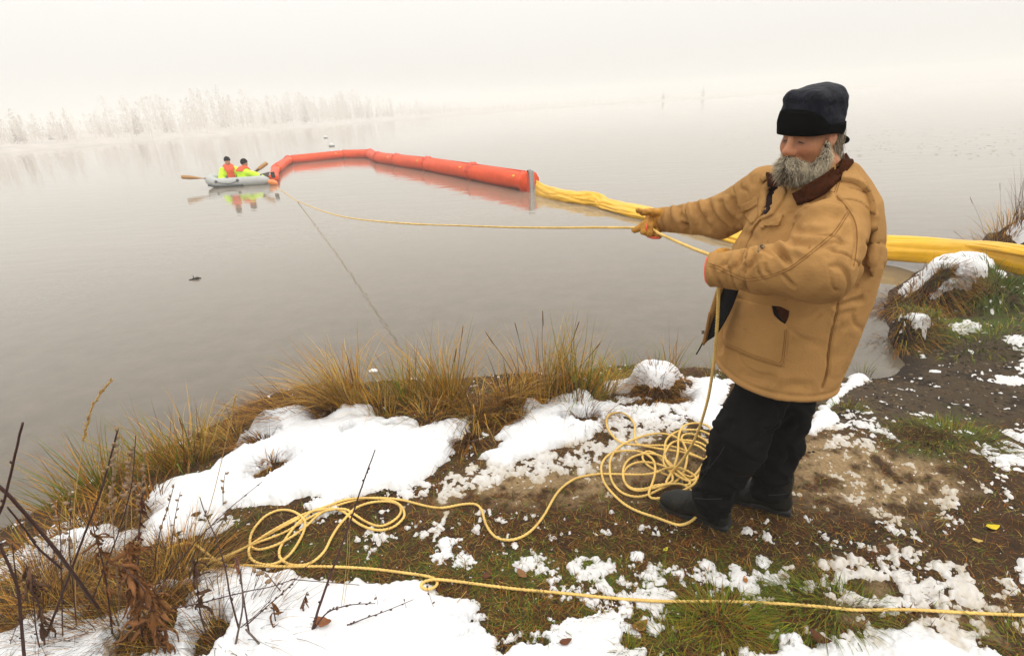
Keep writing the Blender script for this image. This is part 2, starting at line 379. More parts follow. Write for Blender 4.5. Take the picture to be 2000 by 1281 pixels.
# --- colour of the ground itself: thatch, moss, icy slush, gravelly mud
def region(pp, rough=0.12): return smooth(-0.10, 0.16, field(pp, rough=rough))
thatch = np.array([0.050, 0.024, 0.007]); moss = np.array([0.060, 0.075, 0.008]); slush = np.array([0.34, 0.23, 0.115]); gravel = np.array([0.060, 0.039, 0.019]); darkm = np.array([0.016, 0.009, 0.004])
GC = np.tile(thatch, (len(GX), 1))
def blend(col, w):
    global GC
    GC = GC + (np.asarray(col) - GC) * np.clip(w, 0, 1)[:, None]
blend(darkm, smooth(0.0, 0.45, N1 + 0.4 * N2))
R_mud = region([(1560,760),(1690,745),(1770,715),(1740,650),(1800,610),(1950,590),(2200,560),(2200,800),(1900,830),(1700,840),(1580,830)])
blend(gravel, R_mud)
blend(darkm * 1.3, R_mud * smooth(0.05, 0.4, N1))
R_sl = np.maximum(region([(960,900),(1060,900),(1200,830),(1350,830),(1380,930),(1250,960),(1180,990),(1050,985),(900,985),(800,990)]), region([(1540,850),(1620,840),(1740,880),(1860,900),(1900,960),(1780,1020),(1640,1000),(1530,960)]))
R_sl2 = region([(1580,1100),(1750,1060),(2000,1150),(2050,1400),(1450,1400),(1500,1230)])
W_sl = np.maximum(R_sl * smooth(-0.35, 0.12, 0.9 * N1 + 0.5 * N2 + 0.04), R_sl2 * smooth(-0.1, 0.3, N1 + 0.5 * N2) * 0.7)
blend(slush, W_sl * 0.85)
R_moss = np.maximum.reduce([region([(560,1060),(860,1080),(1100,1080),(1500,1090),(1700,1130),(1600,1250),(1300,1260),(1000,1250),(900,1130),(560,1120)]),
                            region([(380,1010),(470,1000),(520,1090),(400,1110),(330,1080)]), region([(1900,520),(2100,500),(2100,640),(1900,660),(1780,640),(1740,660),(1760,620)]),
                            region([(1740,830),(1880,800),(1960,850),(1880,900),(1760,890)])])
blend(moss, R_moss * smooth(-0.45, 0.15, N1 + 0.3 * N0) * 0.9)
R_wet = smooth(0.22, 0.0, GS) * (GS > -0.02); blend(darkm, R_wet * 0.9)
ground_m = mat("turf_ground", (0, 0, 0), rough=0.85, attr=True, var=0.45, vscale=70, bump=0.8, bscale=140, bdist=0.012, spec=0.25)
keepF = ~((GZ[GF] < -0.30).all(axis=1))
ground = obj("ground", np.stack([GX, GY, GZ], 1), GF[keepF], ground_m, cols=GC, base=(0, 0, 0)); tag(ground, kind="structure")

# --- snow lying on it
fm = ((SNOW > -0.004)[GF]).any(axis=1)
used = np.unique(GF[fm]); remap = np.full(len(GX), -1); remap[used] = np.arange(len(used))
dirty = np.clip(smooth(0.028, 0.0, SNOW) * (0.65 + 1.0 * N2 + 0.6 * N1) * 0.95, 0, 0.9)
SC = np.array([0.715, 0.72, 0.735]) + (np.array([0.43, 0.35, 0.24]) - np.array([0.715, 0.72, 0.735])) * (dirty * np.maximum(smooth(0, .3, W_sl + 0.6 * R_sl2 + R_sl), 0.35))[:, None]
snow_m = mat("old_snow", (0, 0, 0), rough=0.75, attr=True, bump=0.6, bscale=60, bdist=0.012, spec=0.3)
SZ = GZ + SNOW + np.where(SNOW > 0, 0.004 * N3, 0)
snow = obj("snow", np.stack([GX, GY, SZ], 1)[used], remap[GF[fm]], snow_m, cols=SC[used], base=(0, 0, 0))
tag(snow, "white snow lying in patches on the grassy bank", "snow", kind="stuff")
from bisect import bisect
def snow_at(x, y):
    """snow depth near a ground point (nearest sample)"""
    a = np.degrees(np.arctan2(x, y)); r = np.hypot(x, y)
    ja = np.clip(np.searchsorted(az, a), 0, na - 1); jr = np.clip(np.searchsorted(rr, r), 0, nr - 1)
    return SNOW[jr * na + ja]
def gcol_at(arr, x, y):
    a = np.degrees(np.arctan2(x, y)); r = np.hypot(x, y)
    return arr[np.clip(np.searchsorted(rr, r), 0, nr - 1) * na + np.clip(np.searchsorted(az, a), 0, na - 1)]
def top_z(x, y):
    x = np.ravel(x); y = np.ravel(y); return height(x, y) + np.maximum(snow_at(x, y), 0)

# --- water: one sheet out into the fog
def water_mat():
    m = bpy.data.materials.new("lake_water"); m.use_nodes = True; N = m.node_tree.nodes; L = m.node_tree.links
    b = N["Principled BSDF"]; b.inputs["Roughness"].default_value = 0.035; b.inputs["IOR"].default_value = 1.40
    tc = N.new("ShaderNodeTexCoord")
    # murky bed colour with the faint stones of the shallows
    vo = N.new("ShaderNodeTexVoronoi"); vo.inputs["Scale"].default_value = 9; vo.feature = 'F1'
    ns = N.new("ShaderNodeTexNoise"); ns.inputs["Scale"].default_value = 3.0; ns.inputs["Detail"].default_value = 8; ns.inputs["Roughness"].default_value = .7
    L.new(tc.outputs["Object"], ns.inputs["Vector"])
    r = N.new("ShaderNodeValToRGB"); r.color_ramp.elements[0].position = .35; r.color_ramp.elements[1].position = .75
    r.color_ramp.elements[0].color = (0.066, 0.051, 0.034, 1); r.color_ramp.elements[1].color = (0.120, 0.096, 0.068, 1)
    L.new(ns.outputs["Fac"], r.inputs[0])
    # paler away from the bank: brightness of reflected sky put into the base colour
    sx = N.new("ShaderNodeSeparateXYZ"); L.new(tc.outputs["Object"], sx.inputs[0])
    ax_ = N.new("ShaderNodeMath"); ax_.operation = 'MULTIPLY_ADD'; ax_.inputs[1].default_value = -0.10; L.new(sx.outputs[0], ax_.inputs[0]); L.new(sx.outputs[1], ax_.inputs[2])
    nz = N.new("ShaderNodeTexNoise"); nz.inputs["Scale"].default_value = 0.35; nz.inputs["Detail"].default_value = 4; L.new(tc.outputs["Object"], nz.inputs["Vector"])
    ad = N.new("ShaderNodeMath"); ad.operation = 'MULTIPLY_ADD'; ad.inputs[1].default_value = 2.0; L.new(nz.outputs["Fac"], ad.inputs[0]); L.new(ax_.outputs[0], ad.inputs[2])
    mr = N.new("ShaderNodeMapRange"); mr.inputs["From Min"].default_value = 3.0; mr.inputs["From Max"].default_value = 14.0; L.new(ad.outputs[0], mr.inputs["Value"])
    refl_mix = N.new("ShaderNodeMixRGB"); refl_mix.inputs[2].default_value = (0.235, 0.200, 0.155, 1); L.new(mr.outputs[0], refl_mix.inputs[0]); L.new(r.outputs[0], refl_mix.inputs[1]); L.new(refl_mix.outputs[0], b.inputs["Base Color"])
    # long low ripples, two directions
    def rip(scale, rot, sx, det, st, dist, prev=None):
        mp = N.new("ShaderNodeMapping"); mp.inputs["Scale"].default_value = (sx, 1, 1); mp.inputs["Rotation"].default_value = (0, 0, rot)
        n = N.new("ShaderNodeTexNoise"); n.inputs["Scale"].default_value = scale; n.inputs["Detail"].default_value = det
        L.new(tc.outputs["Object"], mp.inputs[0]); L.new(mp.outputs[0], n.inputs["Vector"])
        bp = N.new("ShaderNodeBump"); bp.inputs["Strength"].default_value = st; bp.inputs["Distance"].default_value = dist
        L.new(n.outputs["Fac"], bp.inputs["Height"])
        if prev: L.new(prev, bp.inputs["Normal"])
        return bp.outputs[0]
    n1 = rip(2.2, math.radians(35), 0.35, 2, 0.25, 0.03)
    n2 = rip(9.0, math.radians(20), 0.30, 2, 0.16, 0.008, n1)
    L.new(n2, b.inputs["Normal"])
    return m
ang = np.linspace(0, 2 * math.pi, 97)[:-1]
WV = [(0, 0, 0)] + [(r * math.cos(a), 20 + r * math.sin(a), 0) for r in (20, 80, 250, 620) for a in ang]
WF = [(0, 1 + j, 1 + (j + 1) % 96) for j in range(96)] + [(1 + k * 96 + j, 1 + (k + 1) * 96 + j, 1 + (k + 1) * 96 + (j + 1) % 96, 1 + k * 96 + (j + 1) % 96) for k in range(3) for j in range(96)]
WV[0] = (0, 20, 0)
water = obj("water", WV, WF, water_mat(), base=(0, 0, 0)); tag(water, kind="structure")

# ================================================================== SCULPTING BY DISTANCE FIELDS
def surface_nets(fn, lo, hi, h):
    lo = np.asarray(lo, float); hi = np.asarray(hi, float); B = 4
    n = (np.ceil((hi - lo) / (h * B)).astype(int) + 1) * B
    nb = n // B
    cx = [lo[k] + (np.arange(nb[k]) + 0.5) * B * h for k in range(3)]
    Cg = np.stack(np.meshgrid(*cx, indexing='ij'), -1).reshape(-1, 3)
    dc = fn(Cg); act = np.abs(dc) < B * h * 1.35
    D = np.repeat(np.repeat(np.repeat(dc.reshape(nb), B, 0), B, 1), B, 2).astype(np.float32)
    off = np.stack(np.meshgrid(np.arange(B), np.arange(B), np.arange(B), indexing='ij'), -1).reshape(-1, 3)
    bi = np.stack(np.unravel_index(np.nonzero(act)[0], nb), 1) * B
    idx = (bi[:, None] + off[None]).reshape(-1, 3)
    D[idx[:, 0], idx[:, 1], idx[:, 2]] = fn(lo + idx * h)
    S = D < 0
    c = (slice(None, -1), slice(1, None))
    cnt = np.zeros(n - 1, np.int16)
    for a in (0, 1):
        for b in (0, 1):
            for d in (0, 1): cnt += S[c[a], c[b], c[d]]
    cells = np.argwhere((cnt > 0) & (cnt < 8))
    vid = np.full(n - 1, -1, np.int64); vid[cells[:, 0], cells[:, 1], cells[:, 2]] = np.arange(len(cells))
    acc = np.zeros((len(cells), 3)); num = np.zeros(len(cells))
    cor = [(a, b, d) for a in (0, 1) for b in (0, 1) for d in (0, 1)]
    for p in cor:
        for ax in range(3):
            if p[ax]: continue
            q = list(p); q[ax] = 1
            i0 = cells + p; i1 = cells + q
            d0 = D[i0[:, 0], i0[:, 1], i0[:, 2]]; d1 = D[i1[:, 0], i1[:, 1], i1[:, 2]]
            m = (d0 < 0) != (d1 < 0); t = np.where(m, d0 / np.where(m, d0 - d1, 1), 0)
            pos = np.tile(np.array(p, float), (len(cells), 1)); pos[:, ax] = t
            acc[m] += pos[m]; num[m] += 1
    V = lo + (cells + acc / np.maximum(num, 1)[:, None]) * h
    F = []
    for ax in range(3):
        sl0 = [slice(None)] * 3; sl1 = [slice(None)] * 3; sl0[ax] = slice(None, -1); sl1[ax] = slice(1, None)
        e = np.argwhere(S[tuple(sl0)] != S[tuple(sl1)])
        o1, o2 = [(1, 2), (2, 0), (0, 1)][ax]
        e = e[(e[:, o1] > 0) & (e[:, o2] > 0) & (e[:, o1] < n[o1] - 1) & (e[:, o2] < n[o2] - 1)]
        fl = S[tuple(e.T)]
        def g(a, b):
            q = e.copy(); q[:, o1] -= a; q[:, o2] -= b; return vid[q[:, 0], q[:, 1], q[:, 2]]
        Q = np.stack([g(0, 0), g(1, 0), g(1, 1), g(0, 1)], 1)
        Q[~fl] = Q[~fl][:, ::-1]; F.append(Q)
    F = np.vstack(F); F = F[(F >= 0).all(1)]
    return V, F
def vnormals(V, F):
    n = np.cross(V[F[:, 2]] - V[F[:, 0]], V[F[:, 3]] - V[F[:, 1]]); N = np.zeros_like(V)
    for k in range(4): np.add.at(N, F[:, k], n)
    return N / (np.linalg.norm(N, axis=1)[:, None] + 1e-12)
def relax(V, F, it=2, lam=0.5):
    for _ in range(it):
        acc = np.zeros_like(V); c = np.zeros(len(V))
        for k in range(4):
            for kk in (1, 3): np.add.at(acc, F[:, k], V[F[:, (k + kk) % 4]]); np.add.at(c, F[:, k], 1)
        V = V + lam * (acc / np.maximum(c, 1)[:, None] - V)
    return V
def rcone(p, a, b, ra, rb):
    a = np.asarray(a, float); ba = np.asarray(b, float) - a
    h = np.clip((p - a) @ ba / (ba @ ba), 0, 1); return np.linalg.norm(p - a - h[:, None] * ba, axis=1) - (ra + (rb - ra) * h)
def chain(p, pts, rs, k=0.01):
    d = None
    for i in range(len(pts) - 1):
        e = rcone(p, pts[i], pts[i + 1], rs[i], rs[i + 1]); d = e if d is None else smin(d, e, k)
    return d
def ell(p, c, r, R=None):
    q = p - np.asarray(c, float)
    if R is not None: q = q @ R
    r = np.asarray(r, float); k0 = np.linalg.norm(q / r, axis=1); k1 = np.linalg.norm(q / (r * r), axis=1)
    return k0 * (k0 - 1) / np.maximum(k1, 1e-9)
def rbox(p, c, s, r, R=None):
    q = p - np.asarray(c, float)
    if R is not None: q = q @ R
    q = np.abs(q) - np.asarray(s, float) + r
    return np.linalg.norm(np.maximum(q, 0), axis=1) + np.minimum(q.max(1), 0) - r
def smin(a, b, k): h = np.maximum(k - np.abs(a - b), 0) / k; return np.minimum(a, b) - h * h * k * 0.25
def smax(a, b, k): return -smin(-a, -b, k)
def loft(p, sec, e=2.0):                               # sec rows: height, centre x, centre y, half depth x, half width y
    sec = np.asarray(sec, float); u = p[:, 2]
    cx, cy, rx, ry = [np.interp(u, sec[:, 0], sec[:, k]) for k in (1, 2, 3, 4)]
    q = (np.abs((p[:, 0] - cx) / rx) ** e + np.abs((p[:, 1] - cy) / ry) ** e) ** (1 / e)
    d = (q - 1) * np.minimum(rx, ry)
    return np.maximum(d, np.maximum(sec[0, 0] - u, u - sec[-1, 0]))
def sculpt(V, N, strokes, mask=None, jitter=0.0):
    """press creases (positive depth) or raise ridges along lines given as picture points, on the side that faces the camera"""
    px, py = pj(V); facing = ((CC - V) * N).sum(1) / np.linalg.norm(CC - V, axis=1)
    out = np.zeros(len(V))
    for pts, w, dep, *kind in strokes:
        P = catmull(pts, 6); lo = P.min(0) - 5 * w; hi = P.max(0) + 5 * w
        m = (px > lo[0]) & (px < hi[0]) & (py > lo[1]) & (py < hi[1]) & (facing > 0.02)
        if mask is not None: m &= mask
        if not m.any(): continue
        d = seg_dist(px[m], py[m], P); q = (d / w) ** 2
        g = (1 - 0.55 * q) * np.exp(-0.5 * q) if not kind else np.exp(-0.5 * q)
        # fade at the two ends
        e0 = np.hypot(px[m] - P[0, 0], py[m] - P[0, 1]); e1 = np.hypot(px[m] - P[-1, 0], py[m] - P[-1, 1])
        out[m] -= 1.7 * dep * g * (smooth(0, 3 * w, np.minimum(e0, e1) + w) * 0.8 + 0.2) * smooth(0.02, 0.25, facing[m])
    return out
def bvh_of(V, F): return BVHTree.FromPolygons([Vector(v) for v in V], [tuple(f) for f in F.tolist()])
def hit(bvh, px, py):
    d = ray(px, py); d = d / np.linalg.norm(d); r = bvh.ray_cast(Vector(CC), Vector(d))
    return (np.array(r[0]), np.array(r[1])) if r[0] is not None else (None, None)
def on_line(bvh, pts, lift=0.002, step=3.0, n=6):
    out = []
    for q in resample(catmull(pts, n), step):
        p, nn = hit(bvh, *q)
        if p is not None: out.append(p + nn * lift)
    return np.array(out)
def patch(bvh, poly, thick, grid=5.0, sink=0.004, thin=None):
    """cloth piece lying on a surface: a picture polygon carried onto it, given thickness and a turned-down rim"""
    poly = resample(np.vstack([poly, poly[:1]]), grid)[:-1]
    x0, y0 = poly.min(0); x1, y1 = poly.max(0)
    gx, gy = np.meshgrid(np.arange(x0 + grid / 2, x1, grid), np.arange(y0 + grid / 2, y1, grid)); gx = gx.ravel(); gy = gy.ravel()
    m = sdist(gx, gy, [tuple(p) for p in poly]) > grid * 0.5
    pts = np.vstack([poly, np.stack([gx[m], gy[m]], 1)]); nb = len(poly)
    r = delaunay_2d_cdt([Vector(p) for p in pts], [], [list(range(nb))], 1, 1e-4)
    P2 = [np.array(v) for v in r[0]]; tris = [tuple(f) for f in r[2]]
    V = []; Nn = []; ok = []
    for q in P2:
        p, nn = hit(bvh, *q); ok.append(p is not None); V.append(p if p is not None else np.zeros(3)); Nn.append(nn if nn is not None else np.zeros(3))
    V = np.array(V); Nn = np.array(Nn); tris = [t for t in tris if all(ok[i] for i in t)]
    # face the camera
    tris = [t if np.cross(V[t[1]] - V[t[0]], V[t[2]] - V[t[0]]) @ (CC - V[t[0]]) > 0 else t[::-1] for t in tris]
    if thin is not None: thick = (thick * thin(np.array(P2)))[:, None]
    if tris:                                            # keep the largest connected piece
        par = list(range(len(V)))
        def root(a):
            while par[a] != a: par[a] = par[par[a]]; a = par[a]
            return a
        for t in tris: par[root(t[0])] = root(t[1]); par[root(t[1])] = root(t[2])
        rs_ = [root(t[0]) for t in tris]; best = max(set(rs_), key=rs_.count); tris = [t for t, r_ in zip(tris, rs_) if r_ == best]
    top = V + Nn * thick; bot = V - Nn * sink; n = len(V)
    ed = {}
    for t in tris:
        for a in range(3):
            e = (t[a], t[(a + 1) % 3]); ed[e] = ed.get(e, 0) + 1
    rim = [e for e in ed if (e[1], e[0]) not in ed]
    F = list(tris) + [(b, a, a + n, b + n) for a, b in rim]
    return np.vstack([top, bot]), F
def strip(A, B, thick, nrm=None):
    """a strip of cloth between two edges of equal point count"""
    A = np.asarray(A, float); B = np.asarray(B, float); n = len(A)
    T = np.gradient((A + B) / 2, axis=0); N = np.cross(T, B - A); N /= np.linalg.norm(N, axis=1)[:, None] + 1e-9
    h = N * thick / 2; V = np.vstack([A + h, B + h, B - h, A - h]); F = []
    for i in range(n - 1):
        for k in range(4): a, b = k * n, ((k + 1) % 4) * n; F.append((a + i, a + i + 1, b + i + 1, b + i))
    F += [(0, n, 2 * n, 3 * n), (4 * n - 1, 3 * n - 1, 2 * n - 1, n - 1)]
    return V, F
def edge3(pts, n=6): return catmull(np.array([aty(a, b, y) for a, b, y in pts]), n)

# ================================================================== THE MAN
MX, MY = 1.08, 2.08
MZ = float(height([MX], [2.05])[0])
man = empty("person", (MX, MY, MZ), "grey bearded man in a tan work coat and dark cap hauling the yellow rope", "person")
def W3(f, l, u): return np.array([MX - f, MY - l, MZ + u])
def toloc(p): return np.stack([MX - p[:, 0], MY - p[:, 1], p[:, 2] - MZ], 1)       # forward, left, up

tan_m = mat("tan_duck_cloth", (0.395, 0.212, 0.072), rough=0.9, var=0.16, vscale=5, bump=0.5, bscale=130, bdist=0.004, spec=0.12, stain=(0.16, 0.070, 0.015), sscale=6.0, sthr=0.60)
seam_m = mat("tan_stitching", (0.25, 0.12, 0.035), rough=0.9, spec=0.1)
cord_m = mat("brown_corduroy", (0.050, 0.015, 0.005), rough=0.95, var=0.4, vscale=40, bump=0.5, bscale=200, spec=0.04)
black_m = mat("black_denim", (0.0045, 0.0040, 0.0038), rough=0.9, var=0.6, vscale=9, bump=0.3, bscale=300, bdist=0.003, spec=0.12)
lining_m = mat("black_lining", (0.006, 0.006, 0.006), rough=0.8, spec=0.2)
boot_m = mat("black_boot_leather", (0.009, 0.0085, 0.006), rough=0.55, var=0.5, vscale=14, bump=0.3, bscale=80, spec=0.3, stain=(0.055, 0.036, 0.018), sscale=11, sthr=0.57)
sole_m = mat("boot_rubber", (0.008, 0.008, 0.008), rough=0.7, var=0.4, vscale=30)
navy_m = mat("navy_nylon", (0.0032, 0.0042, 0.011), rough=0.6, var=0.4, vscale=16, bump=0.7, bscale=26, bdist=0.015, spec=0.16)
fleece_m = mat("black_fleece", (0.003, 0.003, 0.003), rough=1.0, spec=0.05)
glove_m = mat("tan_glove_leather", (0.50, 0.235, 0.035), rough=0.7, var=0.45, vscale=22, bump=0.5, bscale=70, bdist=0.006, spec=0.3, stain=(0.16, 0.065, 0.012), sscale=18, sthr=0.52)
neon_m = mat("coral_cuff", (0.85, 0.13, 0.07), rough=0.7)
lime_m = mat("lime_cuff", (0.62, 0.80, 0.02), rough=0.7)
shirt_m = mat("plaid_shirt", (0.02, 0.006, 0.007), rough=0.9, var=0.8, vscale=30)
skin_m = mat("weathered_skin", (0, 0, 0), rough=0.55, attr=True, var=0.10, vscale=60, bump=0.25, bscale=240, bdist=0.003, spec=0.4, sss=0.12)
hair_m = mat("grey_hair", (0, 0, 0), rough=0.6, attr=True, spec=0.35)
metal_m = mat("dull_metal", (0.35, 0.34, 0.32), rough=0.35, metal=0.9)

S_L, E_L, WR_L = aty(1632, 418, 1.90), aty(1600, 528, 1.70), aty(1405, 527, 1.86)
S_R, E_R, WR_R = aty(1500, 378, 2.30), aty(1408, 424, 2.48), aty(1303, 429, 2.66)
TORSO = [(0.55, -0.01, 0, 0.19, 0.245), (0.76, -0.010, 0, 0.215, 0.275), (0.95, -0.034, 0, 0.243, 0.275), (1.12, -0.052, 0, 0.258, 0.278), (1.28, -0.074, 0, 0.252, 0.275), (1.40, -0.090, 0.0, 0.215, 0.25),
         (1.49, -0.105, 0.0, 0.175, 0.22), (1.56, -0.118, 0.0, 0.122, 0.16), (1.60, -0.12, 0.01, 0.090, 0.105), (1.615, -0.12, 0.02, 0.07, 0.08)]
def d_torso(p):
    q = toloc(p); d = loft(q, TORSO, 2.25)
    return smax(d, (0.772 + 0.04 * q[:, 0]) - q[:, 2], 0.012)
def d_left(p):
    w2 = WR_L + (WR_L - E_L) / np.linalg.norm(WR_L - E_L) * 0.02
    d = chain(p, [S_L, S_L * .45 + E_L * .55, E_L], [0.118, 0.108, 0.098], 0.03)
    return smin(d, chain(p, [E_L, E_L * .5 + WR_L * .5, w2], [0.095, 0.082, 0.060], 0.02), 0.05)
def d_right(p):
    w2 = WR_R + (WR_R - E_R) / np.linalg.norm(WR_R - E_R) * 0.0
    d = chain(p, [S_R, E_R], [0.112, 0.088], 0.03)
    return smin(d, chain(p, [E_R, w2], [0.088, 0.062], 0.02), 0.04)
def cut(d, p, w, e, r):                                # open the sleeve end flat
    ax = (w - e) / np.linalg.norm(w - e); return smax(d, (p - w) @ ax - r, 0.006)
def f_jacket(p):
    d = smin(d_torso(p), cut(d_right(p), p, WR_R, E_R, 0.025), 0.05)
    return smin(d, cut(d_left(p), p, WR_L, E_L, 0.035), 0.022)
JV, JF = surface_nets(f_jacket, (MX - 0.62, MY - 0.58, MZ + 0.60), (MX + 0.46, MY + 0.76, MZ + 1.70), 0.0062)
JV = relax(JV, JF, 2); JN = vnormals(JV, JF)
dl, dr_, dt = d_left(JV), d_right(JV), d_torso(JV)
isL = (dl < dt) & (dl < dr_); isR = (dr_ < dt) & (dr_ < dl); isT = ~isL & ~isR
def z3(*q): return [(1380 + q[i] / 4.574, 280 + q[i + 1] / 4.574) for i in range(0, len(q), 2)]
def z4(*q): return [(1340 + q[i] / 4.575, 520 + q[i + 1] / 4.575) for i in range(0, len(q), 2)]
def z1(*q): return [(1220 + q[i] / 8.008, 380 + q[i + 1] / 8.008) for i in range(0, len(q), 2)]
ST_L = [(z3(930,525, 1000,470, 1075,448), 6, .012), (z3(1160,470, 1240,565, 1310,680, 1335,800, 1330,950, 1305,1100), 3.2, .005),
        (z3(1245,580, 1080,560, 920,590, 780,680), 9, -.006), (z3(1230,640, 1050,640, 880,690, 760,790), 9, .005), (z3(690,745, 850,790, 1040,800), 8, .005),
        (z3(555,825, 680,850, 830,885, 1010,885), 6, .009), (z3(560,900, 640,955, 725,1060), 6, .013), (z3(545,870, 620,905, 760,960, 880,970), 7, -.006), (z3(470,955, 530,945, 585,990), 5, .010),
        (z3(420,970, 415,1050, 340,1140), 5, .008), (z3(300,990, 290,1060, 230,1130), 5, .007), (z3(480,960, 470,1060, 420,1160), 6, -.005), (z3(180,1010, 170,1060, 120,1110), 4, .005), (z3(250,985, 235,1060, 180,1120), 5, -.004),
        (z3(690,1180, 730,1225, 785,1280), 3.5, .006), (z3(520,1090, 530,1140, 560,1170), 4, .005), (z4(330,80, 380,180, 430,240), 6, .005), (z4(510,180, 560,260, 600,290), 6, .005), (z4(240,20, 270,120, 330,190), 5, .004),
        (z3(1000,700, 1100,690, 1210,640), 7, .004), (z3(880,930, 1000,940, 1100,880), 8, .004), (z3(1090,1000, 1200,900, 1290,760), 9, .004)]
ST_R = [(z1(840,170, 870,300, 930,400, 985,560), 5, .010), (z1(690,200, 690,350, 730,560), 4, .006), (z1(760,190, 770,330, 850,480), 5, -.004), (z1(1090,70, 1110,200, 1200,380, 1290,540), 6, .009), (z1(1000,100, 1030,260, 1100,420), 6, -.005),
        (z1(1290,90, 1330,250, 1430,400, 1600,530), 6, .010), (z1(1180,80, 1230,240, 1330,420), 6, -.005), (z1(1500,130, 1540,250, 1640,390, 1750,460), 5, .014), (z1(1590,60, 1620,180, 1690,280), 5, -.007), (z1(1690,80, 1730,220, 1790,280), 5, .012), (z1(900,470, 960,520, 1010,580), 4, .008)]
ST_T = [(z4(1375,290, 1350,420, 1310,560, 1280,740, 1262,960, 1215,1090), 3.2, .005), (z3(1205,345, 1330,375, 1420,455, 1455,560, 1466,700, 1462,880, 1450,970, 1432,1070), 3.6, .022, 1), (z4(1640,0, 1620,90, 1530,205, 1375,292), 4, .014, 1), (z4(1240,165, 1320,260, 1375,290), 5, .012),
        (z3(1165,180, 1178,260, 1190,340, 1150,450), 3, .004), (z3(840,540, 900,500, 960,440), 6, .006), (z3(500,580, 470,680, 380,830, 310,990), 3.0, .006), (z3(690,640, 740,620, 800,560), 8, .006), (z3(600,720, 680,640, 760,540), 8, -.006),
        (z4(420,270, 390,420, 340,560, 300,760), 5, .007), (z4(460,300, 450,420, 420,520), 6, .005), (z4(1000,700, 1100,690, 1240,720), 9, .002), (z4(1340,480, 1400,430, 1480,400), 6, .004), (z4(1320,640, 1380,560, 1500,530), 8, .002), (z4(1290,830, 1380,770, 1450,650), 9, .0025),
        (z4(520,960, 620,1000, 760,1010), 9, .004), (z4(850,1080, 960,1060, 1100,1080), 9, .004), (z4(1340,350, 1420,340, 1560,300), 6, .006), (z3(250,760, 300,800, 420,850), 8, .005), (z3(330,440, 300,560, 280,700), 6, .006)]
disp = sculpt(JV, JN, ST_L, isL) + sculpt(JV, JN, ST_R, isR) + sculpt(JV, JN, ST_T, isT)
# the back panel stands proud of the bi-swing pleat
_px, _py = pj(JV)
_pl = catmull(z3(1205,345, 1330,375, 1420,455, 1455,560, 1466,700, 1462,880, 1450,970, 1432,1070), 6)
# general soft wrinkling of heavy cloth, and the turned hem
loc = toloc(JV)
wr = 0.0045 * fbm(np.stack([loc[:, 0] * 6, loc[:, 1] * 6, loc[:, 2] * 7], 1), 2) * isT + 0.006 * fbm(JV * 13 + 5, 2) * (isL | isR)
hemz = loc[:, 2] - (0.772 + 0.04 * loc[:, 0])
ax_ = np.where(isL[:, None], (E_L - S_L) / np.linalg.norm(E_L - S_L), (E_R - S_R) / np.linalg.norm(E_R - S_R)); low = isL & (np.linalg.norm(JV - WR_L, axis=1) < np.linalg.norm(JV - S_L, axis=1)); ax_ = np.where(low[:, None], (WR_L - E_L) / np.linalg.norm(WR_L - E_L), ax_)
_along = (JV * ax_).sum(1); _q = np.where((isL | isR)[:, None], JV * 5.5 + ax_ * _along[:, None] * 13, np.stack([loc[:, 0] * 5, loc[:, 1] * 5, loc[:, 2] * 8], 1) + 31)
_cr = np.exp(-(pn(_q) / 0.042) ** 2) * smooth(-0.10, 0.25, pn(JV * 7 + 9)); disp -= _cr * np.where(isT, 0.005, 0.0105) * smooth(0.05, 0.12, np.abs(loc[:, 2] - 0.772) + isL + isR)
_px_, _py_ = 0, 0
disp += wr + isT * (0.006 * np.exp(-((hemz - 0.012) / 0.010) ** 2) - 0.004 * np.exp(-((hemz - 0.030) / 0.005) ** 2)) + 0.0025 * pn(JV * 34) * isT * (hemz < 0.03)
for (w, e, c) in ((WR_L, E_L, 0.035), (WR_R, E_R, 0.025)):       # stitched cuffs
    ax = (w - e) / np.linalg.norm(w - e); t = c - (JV - w) @ ax; near = np.linalg.norm(JV - w, axis=1) < 0.13
    disp += near * (isL | isR) * (0.003 * np.exp(-((t - 0.010) / 0.008) ** 2) - 0.003 * np.exp(-((t - 0.028) / 0.004) ** 2))
JV = JV + JN * disp[:, None]
jb0 = bvh_of(JV, JF)
# push the chest opening inwards so that the shirt lies inside it
OPEN = np.array(z3(548,335, 600,330, 680,370, 640,400, 590,470, 585,540, 560,600, 510,660, 520,560, 535,440))
inop = sdist(_px, _py, [tuple(p) for p in OPEN]); fc = ((CC - JV) * JN).sum(1)
JV = JV - JN * (0.030 * smooth(-1.0, 4.0, inop) * isT * (fc > 0))[:, None]
jacket = obj("jacket", JV, JF, tan_m, man)
jb = bvh_of(JV, JF)
def sub(name, V, F, m, parent=jacket, sm=True): return obj(name, V, F, m, parent, sm)
V, F = patch(jb, OPEN, 0.004, 4.0, 0.002); sub("shirt_front", V, F, shirt_m)
# seams: fine raised rows of stitching
def stitch(bvh, lines, name="seam", m=seam_m, parent=jacket, r=0.0012, lift=0.0006):
    for L in lines:
        P = on_line(bvh, L, lift, 3.0)
        if len(P) > 2: obj(name, *tube(P, r, 4), m, parent)
stitch(jb, [z3(1262,605, 1150,775, 1045,870, 900,990, 750,1100, 600,1165, 450,1198, 350,1205, 250,1165, 120,1105, 22,1072), z3(1280,612, 1165,790, 1058,888, 910,1008, 758,1118, 605,1185, 450,1222, 345,1228, 240,1190, 115,1128, 20,1095)])
stitch(jb, [z3(1165,470, 1250,565, 1320,680, 1345,800, 1340,950, 1315,1095), z3(880,555, 940,500, 1000,455, 1080,428, 1150,440)])
stitch(jb, [z3(1150,185, 1162,260, 1172,345, 1140,440), z3(1165,180, 1178,260, 1190,340, 1160,440), z3(1180,178, 1194,260, 1206,340)])
